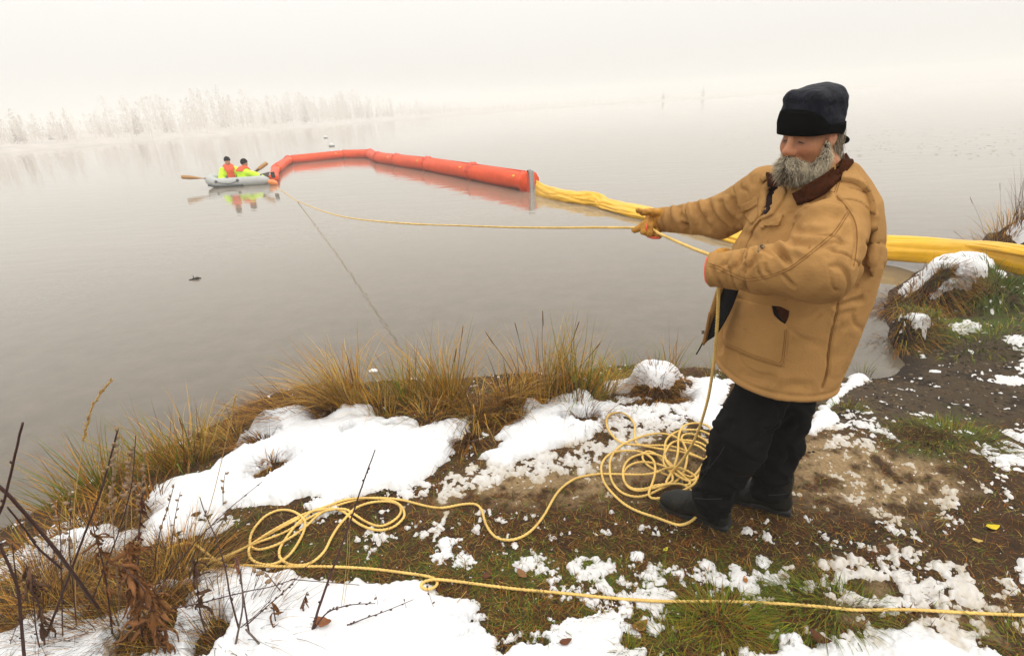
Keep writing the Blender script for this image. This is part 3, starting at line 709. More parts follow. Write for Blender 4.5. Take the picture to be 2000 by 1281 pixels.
stitch(jb, [z4(1352,310, 1335,430, 1298,570, 1270,740, 1248,960, 1205,1085), z4(1368,300, 1350,430, 1312,570, 1284,740, 1262,960, 1220,1085)])
stitch(jb, [z3(480,690, 430,760, 370,880, 330,990)])
# pieces sewn on: hand pocket, chest pockets with flaps, front flap, label
V, F = patch(jb, np.array(z4(395,300, 480,290, 620,330, 765,350, 770,400, 800,455, 850,495, 912,545, 908,640, 895,760, 872,898, 760,875, 600,825, 470,770, 355,720, 330,650, 350,500)), 0.0035, 5.0, 0.003); hp = sub("hand_pocket", V, F, tan_m)
pb = bvh_of(V, np.array([list(f) + [f[-1]] * (4 - len(f)) for f in F]))
stitch(pb, [z4(355,710, 470,755, 600,808, 760,856, 858,878, 882,760, 894,640, 898,560), z4(360,690, 470,735, 600,790, 755,838, 842,858, 866,750, 878,640, 882,570)], parent=hp and jacket)
V, F = patch(jb, np.array(z4(768,352, 840,360, 925,400, 905,480, 885,515, 830,480, 785,430)), 0.0012, 3.5, 0.002); sub("pocket_mouth", V, F, lining_m)
V, F = patch(jb, np.array(z4(800,362, 850,362, 922,402, 915,450, 890,500, 850,470, 820,420)), 0.0030, 3.5, 0.002); sub("pocket_lining", V, F, cord_m)
V, F = patch(jb, np.array(z3(320,560, 345,545, 400,530, 440,510, 478,560, 470,640, 440,690, 405,725, 350,660)), 0.005, 3.5, 0.003); sub("chest_pocket", V, F, tan_m)
V, F = patch(jb, np.array(z3(310,550, 345,535, 420,510, 440,480, 475,490, 470,560, 420,590, 370,600, 325,615)), 0.012, 3.5, 0.004); sub("pocket_flap", V, F, tan_m)
V, F = patch(jb, np.array(z3(485,760, 540,735, 600,715, 655,690, 690,640, 650,740, 600,742, 535,742, 515,772)), 0.011, 3.0, 0.004); sub("pocket_flap", V, F, tan_m)
V, F = patch(jb, np.array(z3(585,470, 640,405, 700,385, 720,440, 680,520, 640,580, 600,640, 540,670, 480,690, 430,740, 400,800, 470,670, 540,640, 585,560)), 0.008, 3.5, 0.004); sub("front_flap", V, F, tan_m)
V, F = patch(jb, np.array(z3(500,385, 545,350, 550,400, 530,520, 515,620, 465,680, 470,560)), 0.009, 3.5, 0.004); sub("front_placket", V, F, tan_m)
V, F = patch(jb, np.array(z3(470,905, 520,912, 518,938, 478,950, 468,975, 455,975)), 0.004, 2.5, 0.002); lab = sub("brand_label", V, F, mat("label_cloth", (0.24, 0.16, 0.085), rough=0.95, spec=0.03))
V, F = patch(jb, np.array(z3(505,917, 485,918, 474,930, 480,946, 502,944, 503,938, 487,938, 483,930, 489,924, 505,923)), 0.0055, 2.0, 0.002); sub("label_emblem", V, F, mat("label_brown", (0.06, 0.03, 0.02), rough=0.95, spec=0.05))
PLEAT = z3(1200,345, 1330,370, 1425,452, 1460,560, 1470,700, 1466,880, 1450,970, 1440,1070)
_pc = catmull(PLEAT, 6)
V, F = strip(edge3([(1650,300,2.08),(1638,316,2.02),(1616,336,1.965),(1588,354,1.95),(1566,368,1.955)]), edge3([(1661,318,2.08),(1649,334,2.01),(1622,356,1.945),(1592,374,1.925),(1568,386,1.935)]), 0.012); sub("collar_stand", V, F, cord_m)
_rt = [(1652,318), (1668,330), (1690,372), (1706,420), (1710,470), (1709,505), (1702,540)]
V, F = patch(jb, np.array(list(map(tuple, _pc)) + _rt[::-1]), 0.018, 4.0, 0.003, thin=lambda q: 0.15 + 0.85 * smooth(42, 4, seg_dist(q[:, 0], q[:, 1], _pc))); sub("back_panel", V, F, tan_m)
V, F = patch(jb, np.array([(1652,296), (1640,326), (1622,342), (1600,357), (1572,373), (1548,384), (1558,402), (1585,394), (1614,378), (1642,352), (1664,322), (1672,302)], float), 0.014, 4.0, 0.004); sub("collar", V, F, cord_m)
# the open front below the arm: edge of the far panel with its black lining and the zip end
e1 = edge3([(1402,560,2.02),(1390,598,2.05),(1381,630,2.07),(1374,668,2.09)]); e2 = edge3([(1412,560,2.02),(1400,598,2.05),(1389,632,2.07),(1379,668,2.09)]); e3 = edge3([(1445,560,1.98),(1430,600,1.99),(1408,640,2.0),(1398,655,2.02)])
V, F = strip(e1, e2, 0.012); sub("front_edge", V, F, tan_m)
V, F = strip(e2 + [0, 0.004, 0], e3, 0.006); sub("front_lining", V, F, lining_m)
V, F = strip(edge3([(1385,612,2.055),(1379,645,2.07),(1372,672,2.085)]) , edge3([(1388,612,2.055),(1382,645,2.07),(1375,672,2.085)]), 0.016); sub("zip_tape", V, F, seam_m)
V, F = tube(edge3([(1373,668,2.09),(1368,678,2.09),(1360,692,2.09)]), 0.0028, 6); sub("drawcord", V, F, lining_m)
V, F = box(aty(1373, 648, 2.07), (0.010, 0.008, 0.016)); sub("zip_pull", V, F, metal_m, sm=False)

# --- trousers and boots
HIP = W3(-0.01, 0.0, 0.80)
LEGL = [aty(1503, 735, 2.03), aty(1442, 862, 1.945), aty(1392, 975, 2.01)]
LEGR = [aty(1548, 745, 2.15), aty(1520, 870, 2.13), aty(1500, 968, 2.12)]
def f_legs(p):
    d = smin(ell(p, W3(-0.03, 0.0, 0.82), (0.165, 0.19, 0.16)), chain(p, LEGL, [0.112, 0.112, 0.084], 0.03), 0.05)
    d2 = chain(p, LEGR, [0.122, 0.098, 0.082], 0.03); d = smin(d, d2, 0.025)
    for L, k in ((LEGL, 0.035), (LEGR, 0.03)): d = smax(d, (MZ + 0.085) - p[:, 2], 0.02)
    return d
V, F = surface_nets(f_legs, (MX - 0.42, MY - 0.35, MZ + 0.04), (MX + 0.36, MY + 0.32, MZ + 0.98), 0.008)
V = relax(V, F, 2); N = vnormals(V, F); q = toloc(V)
fold = 0.017 * fbm(np.stack([V[:, 0] * 6, V[:, 1] * 6, V[:, 2] * 13 + V[:, 0] * 6], 1), 3) + 0.014 * np.sin(q[:, 2] * 70 + 4 * pn(V * 7)) * smooth(0.38, 0.12, q[:, 2]) * smooth(0.06, 0.14, q[:, 2]) * 0.7
def z2(*q): return [(1150 + q[i] / 4.269, 760 + q[i + 1] / 4.269) for i in range(0, len(q), 2)]
fold -= 0.008 * np.exp(-(pn(np.stack([V[:, 0] * 5, V[:, 1] * 5, V[:, 2] * 11 + V[:, 0] * 8], 1)) / 0.06) ** 2); fold += sculpt(V, N, [(z2(1075,180, 1090,240, 1150,275, 1240,280), 7, .006), (z2(1000,310, 1040,290, 1110,270), 7, -.005), (z2(985,590, 930,640, 900,690, 1000,640), 6, .012), (z2(850,690, 960,680, 1060,600), 6, -.010), (z2(1720,230, 1500,380, 1330,470), 7, .010), (z2(1660,500, 1690,600, 1640,660), 6, .012), (z2(1650,660, 1640,760, 1560,800), 6, -.010), (z2(840,820, 980,880, 1150,890), 5, .010)])
trousers = obj("trousers", V + N * fold[:, None], F, black_m, man)
tb = bvh_of(V + N * fold[:, None], F)
stitch(tb, [z2(1130,480, 1080,560, 1000,660, 950,730, 890,820), z2(880,905, 990,915, 1110,910), z2(1500,880, 1570,880, 1650,870)], name="trouser_seam", m=mat("grey_thread", (0.03, 0.028, 0.026)), parent=trousers, r=0.001)
def make_boot(heel, toe, name="boot"):
    heel = np.array(heel, float); toe = np.array(toe, float); z0 = float(height([heel[0]], [heel[1]])[0]) * .5 + float(height([toe[0]], [toe[1]])[0]) * .5 - 0.008
    d = toe - heel; L = np.linalg.norm(d); d /= L; s = np.array([-d[1], d[0]])
    def tl(p): q = p[:, :2] - heel; return np.stack([q @ d, q @ s, p[:, 2] - z0], 1)
    def fu(p):
        q = tl(p)
        a = ell(q, (L - 0.075, 0, 0.045), (0.078, 0.053, 0.058)); b = rcone(q, (0.05, 0, 0.06), (L - 0.09, 0, 0.05), 0.045, 0.048)
        c = rcone(q, (0.062, 0, 0.06), (0.075, 0, 0.19), 0.050, 0.066); e = rcone(q, (0.085, 0, 0.14), (L - 0.10, 0, 0.07), 0.045, 0.045)
        return smax(smin(smin(smin(a, b, 0.03), c, 0.03), e, 0.03), 0.028 - q[:, 2], 0.006)
    def fs(p):
        q = tl(p); w = np.interp(q[:, 0], [0, 0.06, 0.12, L - 0.10, L - 0.04, L], [0.036, 0.043, 0.036, 0.054, 0.048, 0.03])
        a = np.maximum(np.abs(q[:, 1]) - w, np.maximum(-q[:, 0], q[:, 0] - L + 0.004)); u = smax(a, np.abs(q[:, 2] - 0.017) - 0.019, 0.012)
        return u
    c = np.r_[(heel + toe) / 2, z0 + 0.1]; e = np.array([L * .62 + .06, L * .62 + .06, 0.16])
    V, F = surface_nets(fu, c - e, c + e, 0.006); V = relax(V, F, 2); N = vnormals(V, F); q = tl(V)
    dsp = 0.003 * fbm(V * 30, 2) - 0.004 * np.exp(-((q[:, 0] - L * 0.62 + 0.3 * (q[:, 2] - .06)) / 0.006) ** 2) * (q[:, 2] > 0.05)
    up = obj(name, V + N * dsp[:, None], F, boot_m, man)
    V, F = surface_nets(fs, c - e, c + e, 0.006); obj("sole", relax(V, F, 1), F, sole_m, up)
    for k in range(3):                                  # lace rows with their eyelets
        x = L - 0.125 - 0.028 * k; h = 0.103 + 0.022 * k
        pts = [np.r_[heel + d * (x + 0.012 * abs(t)) + s * t * 0.034, z0 + h - 0.02 * t * t] for t in np.linspace(-1, 1, 7)]
        obj("lace", *tube(pts, 0.0032, 5), mat("lace", (0.03, 0.03, 0.027)) if k == 0 and "lace" not in bpy.data.materials else bpy.data.materials["lace"], up)
        for t in (0, -1): obj("eyelet", *lathe([(0.005, 0), (0.005, 0.003), (0.002, 0.004)], pts[t] - [0, 0, .001], (0, 0, 1), 8), metal_m, up)
    return up
make_boot(gp(1425, 1036, MZ)[:2] + [0.0, -0.0], gp(1290, 987, MZ)[:2])
make_boot(gp(1545, 1004, MZ)[:2], gp(1545, 1004, MZ)[:2] + np.array([-0.27, 0.16]))

# --- head: one body mesh with the neck and the trunk hidden in the coat
HC = aty(1580, 261, 2.045); HS = 0.95
yaw, pit, rol = math.radians(26), math.radians(-9), math.radians(-3)
_f0 = np.array([-math.cos(yaw), -math.sin(yaw), 0]); _l0 = np.array([math.sin(yaw), -math.cos(yaw), 0])   # face forward, his left
HF = _f0 * math.cos(pit) + np.array([0, 0, 1]) * math.sin(pit); HU = np.cross(HF, _l0); HL = _l0
HL, HU = HL * math.cos(rol) + HU * math.sin(rol), HU * math.cos(rol) - HL * math.sin(rol)
HR = np.stack([HF, HL, HU], 1)
def hw(P): return HC + HS * (np.asarray(P, float) @ HR.T)
def hl(p): return (p - HC) @ HR / HS
def f_head(q):
    d = smin(ell(q, (-0.010, 0, 0.022), (0.092, 0.075, 0.098)), ell(q, (0.030, 0, -0.045), (0.066, 0.060, 0.085)), 0.04)
    for s in (1, -1):
        d = smin(d, ell(q, (0.058, s * 0.040, -0.036), (0.026, 0.024, 0.026)), 0.03)
    d = smin(d, rcone(q, (0.080, -0.034, 0.022), (0.080, 0.034, 0.022), 0.013, 0.013), 0.02)
    for s in (1, -1):
        d = smax(d, -ell(q, (0.100, s * 0.031, 0.000), (0.018, 0.021, 0.014)), 0.014)
        d = smin(d, ell(q, (0.076, s * 0.031, -0.004), (0.013, 0.018, 0.012)), 0.006)
        d = smax(d, -rcone(q, (0.096, s * 0.026, -0.050), (0.074, s * 0.052, -0.085), 0.004, 0.006), 0.010)
    d = smin(d, rcone(q, (0.086, 0, 0.012), (0.112, 0, -0.036), 0.0095, 0.0145), 0.014)
    d = smin(d, ell(q, (0.114, 0, -0.041), (0.0165, 0.0175, 0.0145)), 0.012)
    for s in (1, -1): d = smin(d, ell(q, (0.100, s * 0.0165, -0.047), (0.014, 0.010, 0.010)), 0.008)
    d = smin(d, ell(q, (0.078, 0, -0.100), (0.03, 0.03, 0.026)), 0.03)
    for s in (1, -1):
        e = smax(ell(q, (-0.018, s * 0.082, -0.012), (0.023, 0.010, 0.034)), -ell(q, (-0.010, s * 0.092, -0.008), (0.011, 0.008, 0.018)), 0.006)
        d = smin(d, e, 0.008)
    return d
NB = W3(-0.12, 0.01, 1.52)
def f_body(p):
    q = hl(p); near = np.linalg.norm(q, axis=1) < 0.24
    d = np.full(len(p), 0.05); d[near] = f_head(q[near]) * HS
    d[~near] = np.linalg.norm(q[~near], axis=1) - 0.16
    d = smin(d, rcone(p, hw((-0.025, 0, -0.07)), NB, 0.066, 0.080), 0.03)
    ql = toloc(p); t = loft(ql, [(0.80, -0.03, 0, .12, .14), (1.0, -0.03, 0, .19, .20), (1.3, -0.07, 0, .20, .21), (1.46, -0.11, 0, .13, .18), (1.54, -0.12, 0, .08, .10)])
    d = smin(d, t, 0.04)
    for S, E, Wr in ((S_L, E_L, WR_L), (S_R, E_R, WR_R)): d = smin(d, chain(p, [S, E, Wr], [0.06, 0.045, 0.032], 0.02), 0.03)
    for Lg in (LEGL, LEGR): d = smin(d, chain(p, [Lg[0], Lg[1], Lg[2]], [0.065, 0.05, 0.026], 0.02), 0.03)
    return d
V, F = surface_nets(f_body, (MX - 0.55, MY - 0.50, MZ + 0.04), (MX + 0.40, MY + 0.74, MZ + 1.86), 0.0056)
q = hl(V); hd = np.linalg.norm(q, axis=1) < 0.2
V = np.where(hd[:, None], relax(V, F, 1), relax(V, F, 3))
col = np.tile(np.array([0.43, 0.190, 0.085]), (len(V), 1))
def tint(c, w): col[:] = col + (np.array(c) - col) * np.clip(w, 0, 1)[:, None]
tint((0.50, 0.165, 0.09), 0.75 * np.exp(-(np.linalg.norm(q - [0.114, 0, -0.040], axis=1) / 0.022) ** 2))
for s in (1, -1):
    tint((0.46, 0.16, 0.09), 0.55 * np.exp(-(np.linalg.norm(q - [0.075, s * 0.042, -0.040], axis=1) / 0.028) ** 2))
    tint((0.17, 0.065, 0.038), 0.85 * np.exp(-(np.linalg.norm((q - [0.084, s * 0.031, -0.012]) / [1, 1, 0.5], axis=1) / 0.020) ** 2))  # sockets darkened: shade under the brim put into the skin colour
    tint((0.56, 0.24, 0.16), 0.5 * np.exp(-(np.linalg.norm(q - [-0.018, s * 0.085, -0.012], axis=1) / 0.03) ** 2))
tint((0.36, 0.17, 0.10), 0.5 * smooth(0.05, 0.4, pn(q * 90)) * hd)
body = obj("body", V, F, skin_m, man, cols=col)
bb = bvh_of(V, F)
# eyes under lowered lids
eye_m = mat("eye", (0.03, 0.02, 0.015), rough=0.15); white_m = mat("eye_white", (0.5, 0.45, 0.4), rough=0.3)
for s in (1, -1):
    th = np.linspace(-1, 1, 9)
    P = [hw((0.0895 - 0.006 * t * t, s * (0.031 + 0.0155 * t), -0.0085 - 0.0030 * t * t - 0.0015 * t)) for t in th]
    obj("eyelashes", *tube(P, 0.0010, 5), eye_m, body)
    P = [hw((0.0885 - 0.006 * t * t, s * (0.031 + 0.012 * t), -0.0075 - 0.0025 * t * t - 0.0015 * t)) for t in th]
    obj("eye", *tube(P, [0.0010 + 0.0014 * (1 - t * t) for t in th], 6), eye_m, body)
    mb = MB()
    for k in range(26):
        t = rng.uniform(-1, 1); a = hw((0.090 - 0.006 * t * t, s * (0.031 + 0.019 * t), 0.016 + 0.004 * (1 - t * t))); b = a + HR @ np.array([0.006, s * 0.008, rng.uniform(-.004, .004)])
        mb.add(*tube([a, (a + b) / 2 + HF * 0.002, b], [0.0009, 0.0008, 0.0002], 3), (0.13, 0.09, 0.06))
    mb.build("eyebrow", hair_m, body)["kind"] = "stuff"

# --- beard: a dense base, then separate strands over it
def f_beard(q):
    d = ell(q, (0.070, 0, -0.108), (0.046, 0.054, 0.042))
    for s in (1, -1):
        d = smin(d, chain(q, [(-0.002, s * 0.074, -0.026), (0.002, s * 0.073, -0.074), (0.036, s * 0.058, -0.122)], [0.010, 0.015, 0.023], 0.02), 0.015)
        d = smin(d, chain(q, [(0.106, s * 0.004, -0.067), (0.098, s * 0.022, -0.084), (0.082, s * 0.036, -0.114)], [0.0095, 0.012, 0.011], 0.01), 0.012)
    d = smin(d, ell(q, (0.098, 0, -0.105), (0.020, 0.032, 0.022)), 0.02)
    return smax(d, -rcone(q, (0.112, -0.016, -0.086), (0.112, 0.016, -0.086), 0.008, 0.008), 0.006)
bV, bF = surface_nets(f_beard, (-0.04, -0.12, -0.20), (0.15, 0.12, 0.02), 0.005); bN = vnormals(bV, bF)
bc = np.tile(np.array([0.040, 0.025, 0.014]), (len(bV), 1)) * (0.7 + 0.6 * smooth(-.3, .3, pn(bV * 60)))[:, None]
beard = obj("beard", hw(bV), bF, hair_m, body, cols=bc)
def hair_strands(name, pts, dirs, lens, cols_, parent, r=0.00075, curl=0.006, seg=5):
    n = len(pts); ts = np.linspace(0, 1, seg + 1)
    P = np.zeros((n, seg + 1, 3)); ph = rng.uniform(0, 6.28, (n, 3))
    for i, t in enumerate(ts):
        drop = np.array([0, 0, -1.0]) * (t * t)[..., None] * 0.35 if False else np.array([0, 0, -0.35 * t * t])
        P[:, i] = pts + (dirs * t + drop * 1.0) * lens[:, None] + curl * np.sin(ph + t * 5) * t
    T = np.gradient(P, axis=1); T /= np.linalg.norm(T, axis=2)[..., None] + 1e-9
    A = np.cross(T, np.array([0.3, 0.5, 0.8])); A /= np.linalg.norm(A, axis=2)[..., None] + 1e-9; Bn = np.cross(T, A)
    rad = r * (1 - 0.75 * ts)[None, :, None]
    V = np.stack([P + rad * (A * math.cos(a) + Bn * math.sin(a)) for a in (0, 2.1, 4.2)], 2)       # n, seg+1, 3, 3
    base = (np.arange(n) * (seg + 1) * 3)[:, None, None]; i = np.arange(seg)[None, :, None]; k = np.arange(3)[None, None]
    F = np.stack([base + i * 3 + k, base + i * 3 + (k + 1) % 3, base + (i + 1) * 3 + (k + 1) % 3, base + (i + 1) * 3 + k], -1).reshape(-1, 4)
    return tag(obj(name, V.reshape(-1, 3), F, hair_m, parent, cols=np.repeat(cols_, (seg + 1) * 3, axis=0)), kind="stuff")
idx = rng.choice(len(bV), 5200); bp = bV[idx] + rng.normal(0, 0.0015, (5200, 3)); bn = bN[idx]
side = np.abs(bp[:, 1]) / 0.075
flow = np.stack([0.25 + 0.2 * (bp[:, 0] > .09), np.sign(bp[:, 1]) * 0.10 * np.ones(len(bp)), -0.9 * np.ones(len(bp))], 1)
mou = (bp[:, 2] > -0.098) & (bp[:, 0] > 0.078)
flow[mou] = np.stack([0.35 * np.ones(mou.sum()), np.sign(bp[mou, 1]) * 0.75, -0.55 * np.ones(mou.sum())], 1)
dr = bn * 0.55 + flow + rng.normal(0, 0.22, bn.shape); dr /= np.linalg.norm(dr, axis=1)[:, None]
ln = np.where(mou, rng.uniform(0.014, 0.028, len(bp)), np.interp(bp[:, 2], [-0.17, -0.10, -0.03], [0.027, 0.027, 0.013]) * rng.uniform(0.5, 1.1, len(bp)))
wht = np.clip(0.40 + 1.5 * pn(bp * 75) + 0.55 * side + 0.35 * rng.normal(0, 0.6, len(bp)) + 0.25 * mou - 0.35 * ((bp[:, 2] < -0.10) & (np.abs(bp[:, 1]) < 0.03)), 0, 1)
cl = np.array([0.075, 0.043, 0.020]) + (np.array([0.80, 0.70, 0.52]) - np.array([0.075, 0.043, 0.020])) * wht[:, None]
hair_strands("whiskers", hw(bp), dr @ HR.T, ln, cl, beard, r=0.0010)
# hair showing in front of and behind the ear
hp_ = np.stack([rng.uniform(-0.098, 0.012, 2200), rng.choice([1, -1], 2200) * rng.uniform(0.058, 0.074, 2200), rng.uniform(-0.10, 0.03, 2200)], 1)
hp_ = hp_[(hp_[:, 0] < -0.042) | (hp_[:, 0] > -0.004)]
dr = np.stack([-0.25 + rng.normal(0, .15, len(hp_)), 0.12 * np.sign(hp_[:, 1]), -1 + rng.normal(0, .1, len(hp_))], 1); dr /= np.linalg.norm(dr, axis=1)[:, None]
w_ = rng.uniform(0, 1, len(hp_))[:, None]
hair_strands("hair", hw(hp_), dr @ HR.T, rng.uniform(0.015, 0.042, len(hp_)), np.array([0.16, 0.11, 0.06]) * (1 - w_) + np.array([0.55, 0.47, 0.34]) * w_, body, r=0.0009, curl=0.003)

_ph = math.radians(-1.0); HFh = _f0 * math.cos(_ph) + np.array([0, 0, 1]) * math.sin(_ph); HUh = np.cross(HFh, _l0); HRh = np.stack([HFh, _l0 * math.cos(rol) + HUh * math.sin(rol), HUh * math.cos(rol) - _l0 * math.sin(rol)], 1)
def hwh(P): return HC + HS * (np.asarray(P, float) @ HRh.T)
# --- cap: puffy nylon crown, fleece band turned up in front, neck flap
def f_crown0(q):
    d = ell(q, (-0.006, 0, 0.040), (0.102, 0.089, 0.100))
    d = smin(d, rbox(q, (-0.003, 0, 0.078), (0.094, 0.083, 0.076), 0.040), 0.03)
    d = smin(d, ell(q, (-0.040, 0.0, 0.134), (0.042, 0.052, 0.026)), 0.05)
    return d
def f_crown(q):
    d = f_crown0(q); base = 0.010 - 0.25 * np.minimum(q[:, 0], 0.02) * 0 - 0.03 * smooth(0.02, -0.08, q[:, 0])
    return smax(d, base - q[:, 2], 0.012)
cV, cF = surface_nets(f_crown, (-0.16, -0.13, -0.06), (0.15, 0.13, 0.22), 0.005); cV = relax(cV, cF, 2); cN = vnormals(cV, cF)
cd = 0.006 * fbm(cV * 16 + 3, 2) + 0.006 * (0.25 - np.abs(pn(cV * np.array([14, 14, 24]) + 8)))
capo = obj("cap", hwh(cV + cN * cd[:, None]), cF, navy_m, man)
def band(z0f, z1f, a0, a1, out, thick, n=48, m=6):
    V = []; 
    for i in range(n + 1):
        a = a0 + (a1 - a0) * i / n; u = i / n
        for k in range(m + 1):
            v = k / m; z = z0f(a) + (z1f(a) - z0f(a)) * v
            lo_, hi_ = 0.05, 0.17
            for _ in range(14):
                r = (lo_ + hi_) / 2
                if f_crown0(np.array([[-0.010 + r * math.cos(a), r * math.sin(a), max(z, 0.03)]]))[0] < 0: lo_ = r
                else: hi_ = r
            r += out + 0.004 * math.sin(math.pi * v)
            V.append((-0.010 + r * math.cos(a), r * math.sin(a), z))
    V = np.array(V); I = np.stack([(V[:, 0] + 0.010), V[:, 1], np.zeros(len(V))], 1); I /= np.linalg.norm(I, axis=1)[:, None]
    n1 = m + 1; q = lambda i, k: i * n1 + k; N_ = len(V); F = []
    for i in range(n):
        for k in range(m): F += [(q(i, k), q(i + 1, k), q(i + 1, k + 1), q(i, k + 1)), (q(i, k) + N_, q(i, k + 1) + N_, q(i + 1, k + 1) + N_, q(i + 1, k) + N_)]
        F += [(q(i, 0), q(i, 0) + N_, q(i + 1, 0) + N_, q(i + 1, 0)), (q(i, m), q(i + 1, m), q(i + 1, m) + N_, q(i, m) + N_)]
    for k in range(m): F += [(q(0, k), q(0, k + 1), q(0, k + 1) + N_, q(0, k) + N_), (q(n, k), q(n, k) + N_, q(n, k + 1) + N_, q(n, k + 1))]
    return np.vstack([V, V - I * thick]), F
up = lambda a: 0.020 + 0.070 * (1 - (abs(a) / 1.25) ** 3.2) if abs(a) < 1.25 else 0.016
V, F = band(lambda a: 0.000 + 0.006 * (a / 1.2) ** 2, lambda a: max(up(a), 0.026), -1.22, 1.22, 0.004, 0.009); obj("front_flap", hwh(V), F, fleece_m, capo)
V, F = band(lambda a: 0.006 - 0.022 * math.exp(-((abs(a) - math.pi) / 0.9) ** 2), lambda a: 0.040, 1.15, 2 * math.pi - 1.15, 0.004, 0.007); obj("ear_flap", hwh(V), F, fleece_m, capo)
V, F = surface_nets(lambda q: smin(ell(q, (-0.125, 0.030, -0.030), (0.022, 0.05, 0.020)), ell(q, (-0.120, -0.02, -0.030), (0.02, 0.05, 0.018)), 0.02), (-0.17, -0.1, -0.07), (-0.07, 0.1, 0.02), 0.005); obj("neck_flap", hwh(V), F, fleece_m, capo)

# --- collar: brown corduroy, near side lying down, far side standing
i_ = edge3([(1548,345,2.14),(1530,345,2.17),(1512,342,2.20),(1496,338,2.22)]); o_ = edge3([(1540,372,2.11),(1524,368,2.12),(1508,362,2.14),(1500,352,2.17)])
V, F = strip(i_, o_, 0.010); obj("collar_point", V, F, cord_m, jacket)
i_ = edge3([(1550,318,2.20),(1530,322,2.22),(1510,330,2.24),(1490,340,2.25),(1484,348,2.24)]); o_ = edge3([(1548,352,2.165),(1530,350,2.185),(1512,348,2.21),(1496,352,2.22),(1490,358,2.22)])
V, F = strip(i_, o_, 0.012); obj("collar_stand", V, F, tan_m, jacket)

# --- gloves
def hand_sdf(name, palm, fingers, thumb, cuff, palm_r, parent, h=0.0035, m=glove_m):
    prims = fingers + [thumb]
    def fn(p):
        d = palm(p)
        for pts, rs in prims: d = smin(d, chain(p, pts, rs, 0.004), 0.009)
        return smin(d, rcone(p, cuff[0], cuff[1], cuff[2], cuff[3]), 0.02)
    allp = np.vstack([np.array(pts) for pts, _ in prims] + [np.array(cuff[:2])]); lo = allp.min(0) - 0.07; hi = allp.max(0) + 0.07
    V, F = surface_nets(fn, lo, hi, h); V = relax(V, F, 1); N = vnormals(V, F)
    V = V + N * (0.0028 * fbm(V * 55, 2) + 0.002 * pn(V * np.array([90, 90, 40])))[:, None]
    return obj(name, V, F, m, parent)
YR = 2.72
def gy(px, py, y): return aty(px, py, y)
kn = [gy(1268,432,2.64), gy(1262,440,2.665), gy(1262,447,2.69), gy(1266,454,2.71)]
wrist = gy(1302, 428, 2.665); pc = gy(1281, 428, 2.67)
palm = lambda p: smin(smin(rcone(p, gy(1292,420,2.66), gy(1272,424,2.655), 0.036, 0.026), rcone(p, gy(1294,436,2.67), gy(1280,446,2.69), 0.036, 0.026), 0.03), ell(p, pc, (0.045, 0.03, 0.042)), 0.02)
fing = [([gy(1272,430,2.64), gy(1256,440,2.62), gy(1246,447,2.63), gy(1239,450,2.65)], [0.017, 0.0160, 0.0155, 0.0145]),         # first finger reaching along the rope
        ([gy(1276,436,2.655), gy(1260,438,2.61), gy(1257,452,2.60), gy(1264,456,2.64)], [0.017, 0.0165, 0.016, 0.014]),
        ([gy(1282,442,2.67), gy(1270,442,2.61), gy(1268,456,2.60), gy(1276,460,2.65)], [0.017, 0.0165, 0.016, 0.014]),
        ([gy(1288,448,2.68), gy(1282,452,2.63), gy(1281,461,2.62), gy(1288,462,2.66)], [0.016, 0.015, 0.0145, 0.013])]
thumb = ([gy(1288,416,2.65), gy(1270,414,2.62), gy(1256,415,2.60), gy(1246,411,2.60)], [0.022, 0.0175, 0.0160, 0.0125])
gl = hand_sdf("glove", palm, fing, thumb, (gy(1294,428,2.665), gy(1312,430,2.66), 0.040, 0.046), 0, man)
def ring_at(a, b, r, name, m, t=0.006):
    a = np.array(a); b = np.array(b); ax = (b - a) / np.linalg.norm(b - a)
    V, F = lathe([(r, -0.006), (r + t, -0.004), (r + t, 0.006), (r, 0.008)], a, ax, 24); obj(name, V, F, m, gl)
ring_at(gy(1299,429,2.665), gy(1312,430,2.66), 0.043, "glove_cuff", neon_m)
for pts, r in (([gy(1261,436,2.60), gy(1262,446,2.588), gy(1264,455,2.60)], 0.005), ([gy(1264,461,2.605), gy(1272,464,2.60), gy(1280,465,2.605), gy(1287,464,2.62)], 0.006)):
    obj("glove_trim", *tube(catmull(pts, 5), r, 6), neon_m, gl)
HLp = gy(1408, 512, 1.93)
fing = [([gy(1414,502,1.95), gy(1396,503,1.93), gy(1388,512,1.91), gy(1396,518,1.93)], [0.017, 0.016, 0.0155, 0.014]),
        ([gy(1414,510,1.95), gy(1394,512,1.93), gy(1387,521,1.91), gy(1396,526,1.93)], [0.017, 0.0165, 0.016, 0.014]),
        ([gy(1414,519,1.95), gy(1395,521,1.93), gy(1388,530,1.91), gy(1397,534,1.93)], [0.017, 0.016, 0.0155, 0.014]),
        ([gy(1414,528,1.95), gy(1398,531,1.93), gy(1392,538,1.91), gy(1400,541,1.93)], [0.016, 0.015, 0.0145, 0.013])]
thumb = ([gy(1428,502,1.96), gy(1418,494,1.95), gy(1405,494,1.92), gy(1397,498,1.90)], [0.020, 0.018, 0.016, 0.014])
palm = lambda p: ell(p, gy(1418, 515, 1.95), (0.04, 0.034, 0.046))
gl2 = hand_sdf("glove", palm, fing, thumb, (gy(1420,516,1.94), gy(1432,522,1.90), 0.036, 0.044), 0, man)
def cuff_ring(w, e, off, r, name, m, parent):
    ax = (w - e) / np.linalg.norm(w - e); V, F = lathe([(r - .012, -0.012), (r, -0.008), (r + 0.002, 0.004), (r - 0.004, 0.010), (r - .02, 0.010)], w + ax * off, ax, 28); return obj(name, V, F, m, parent)
cuff_ring(WR_L, E_L, 0.032, 0.051, "glove_cuff", neon_m, gl2)

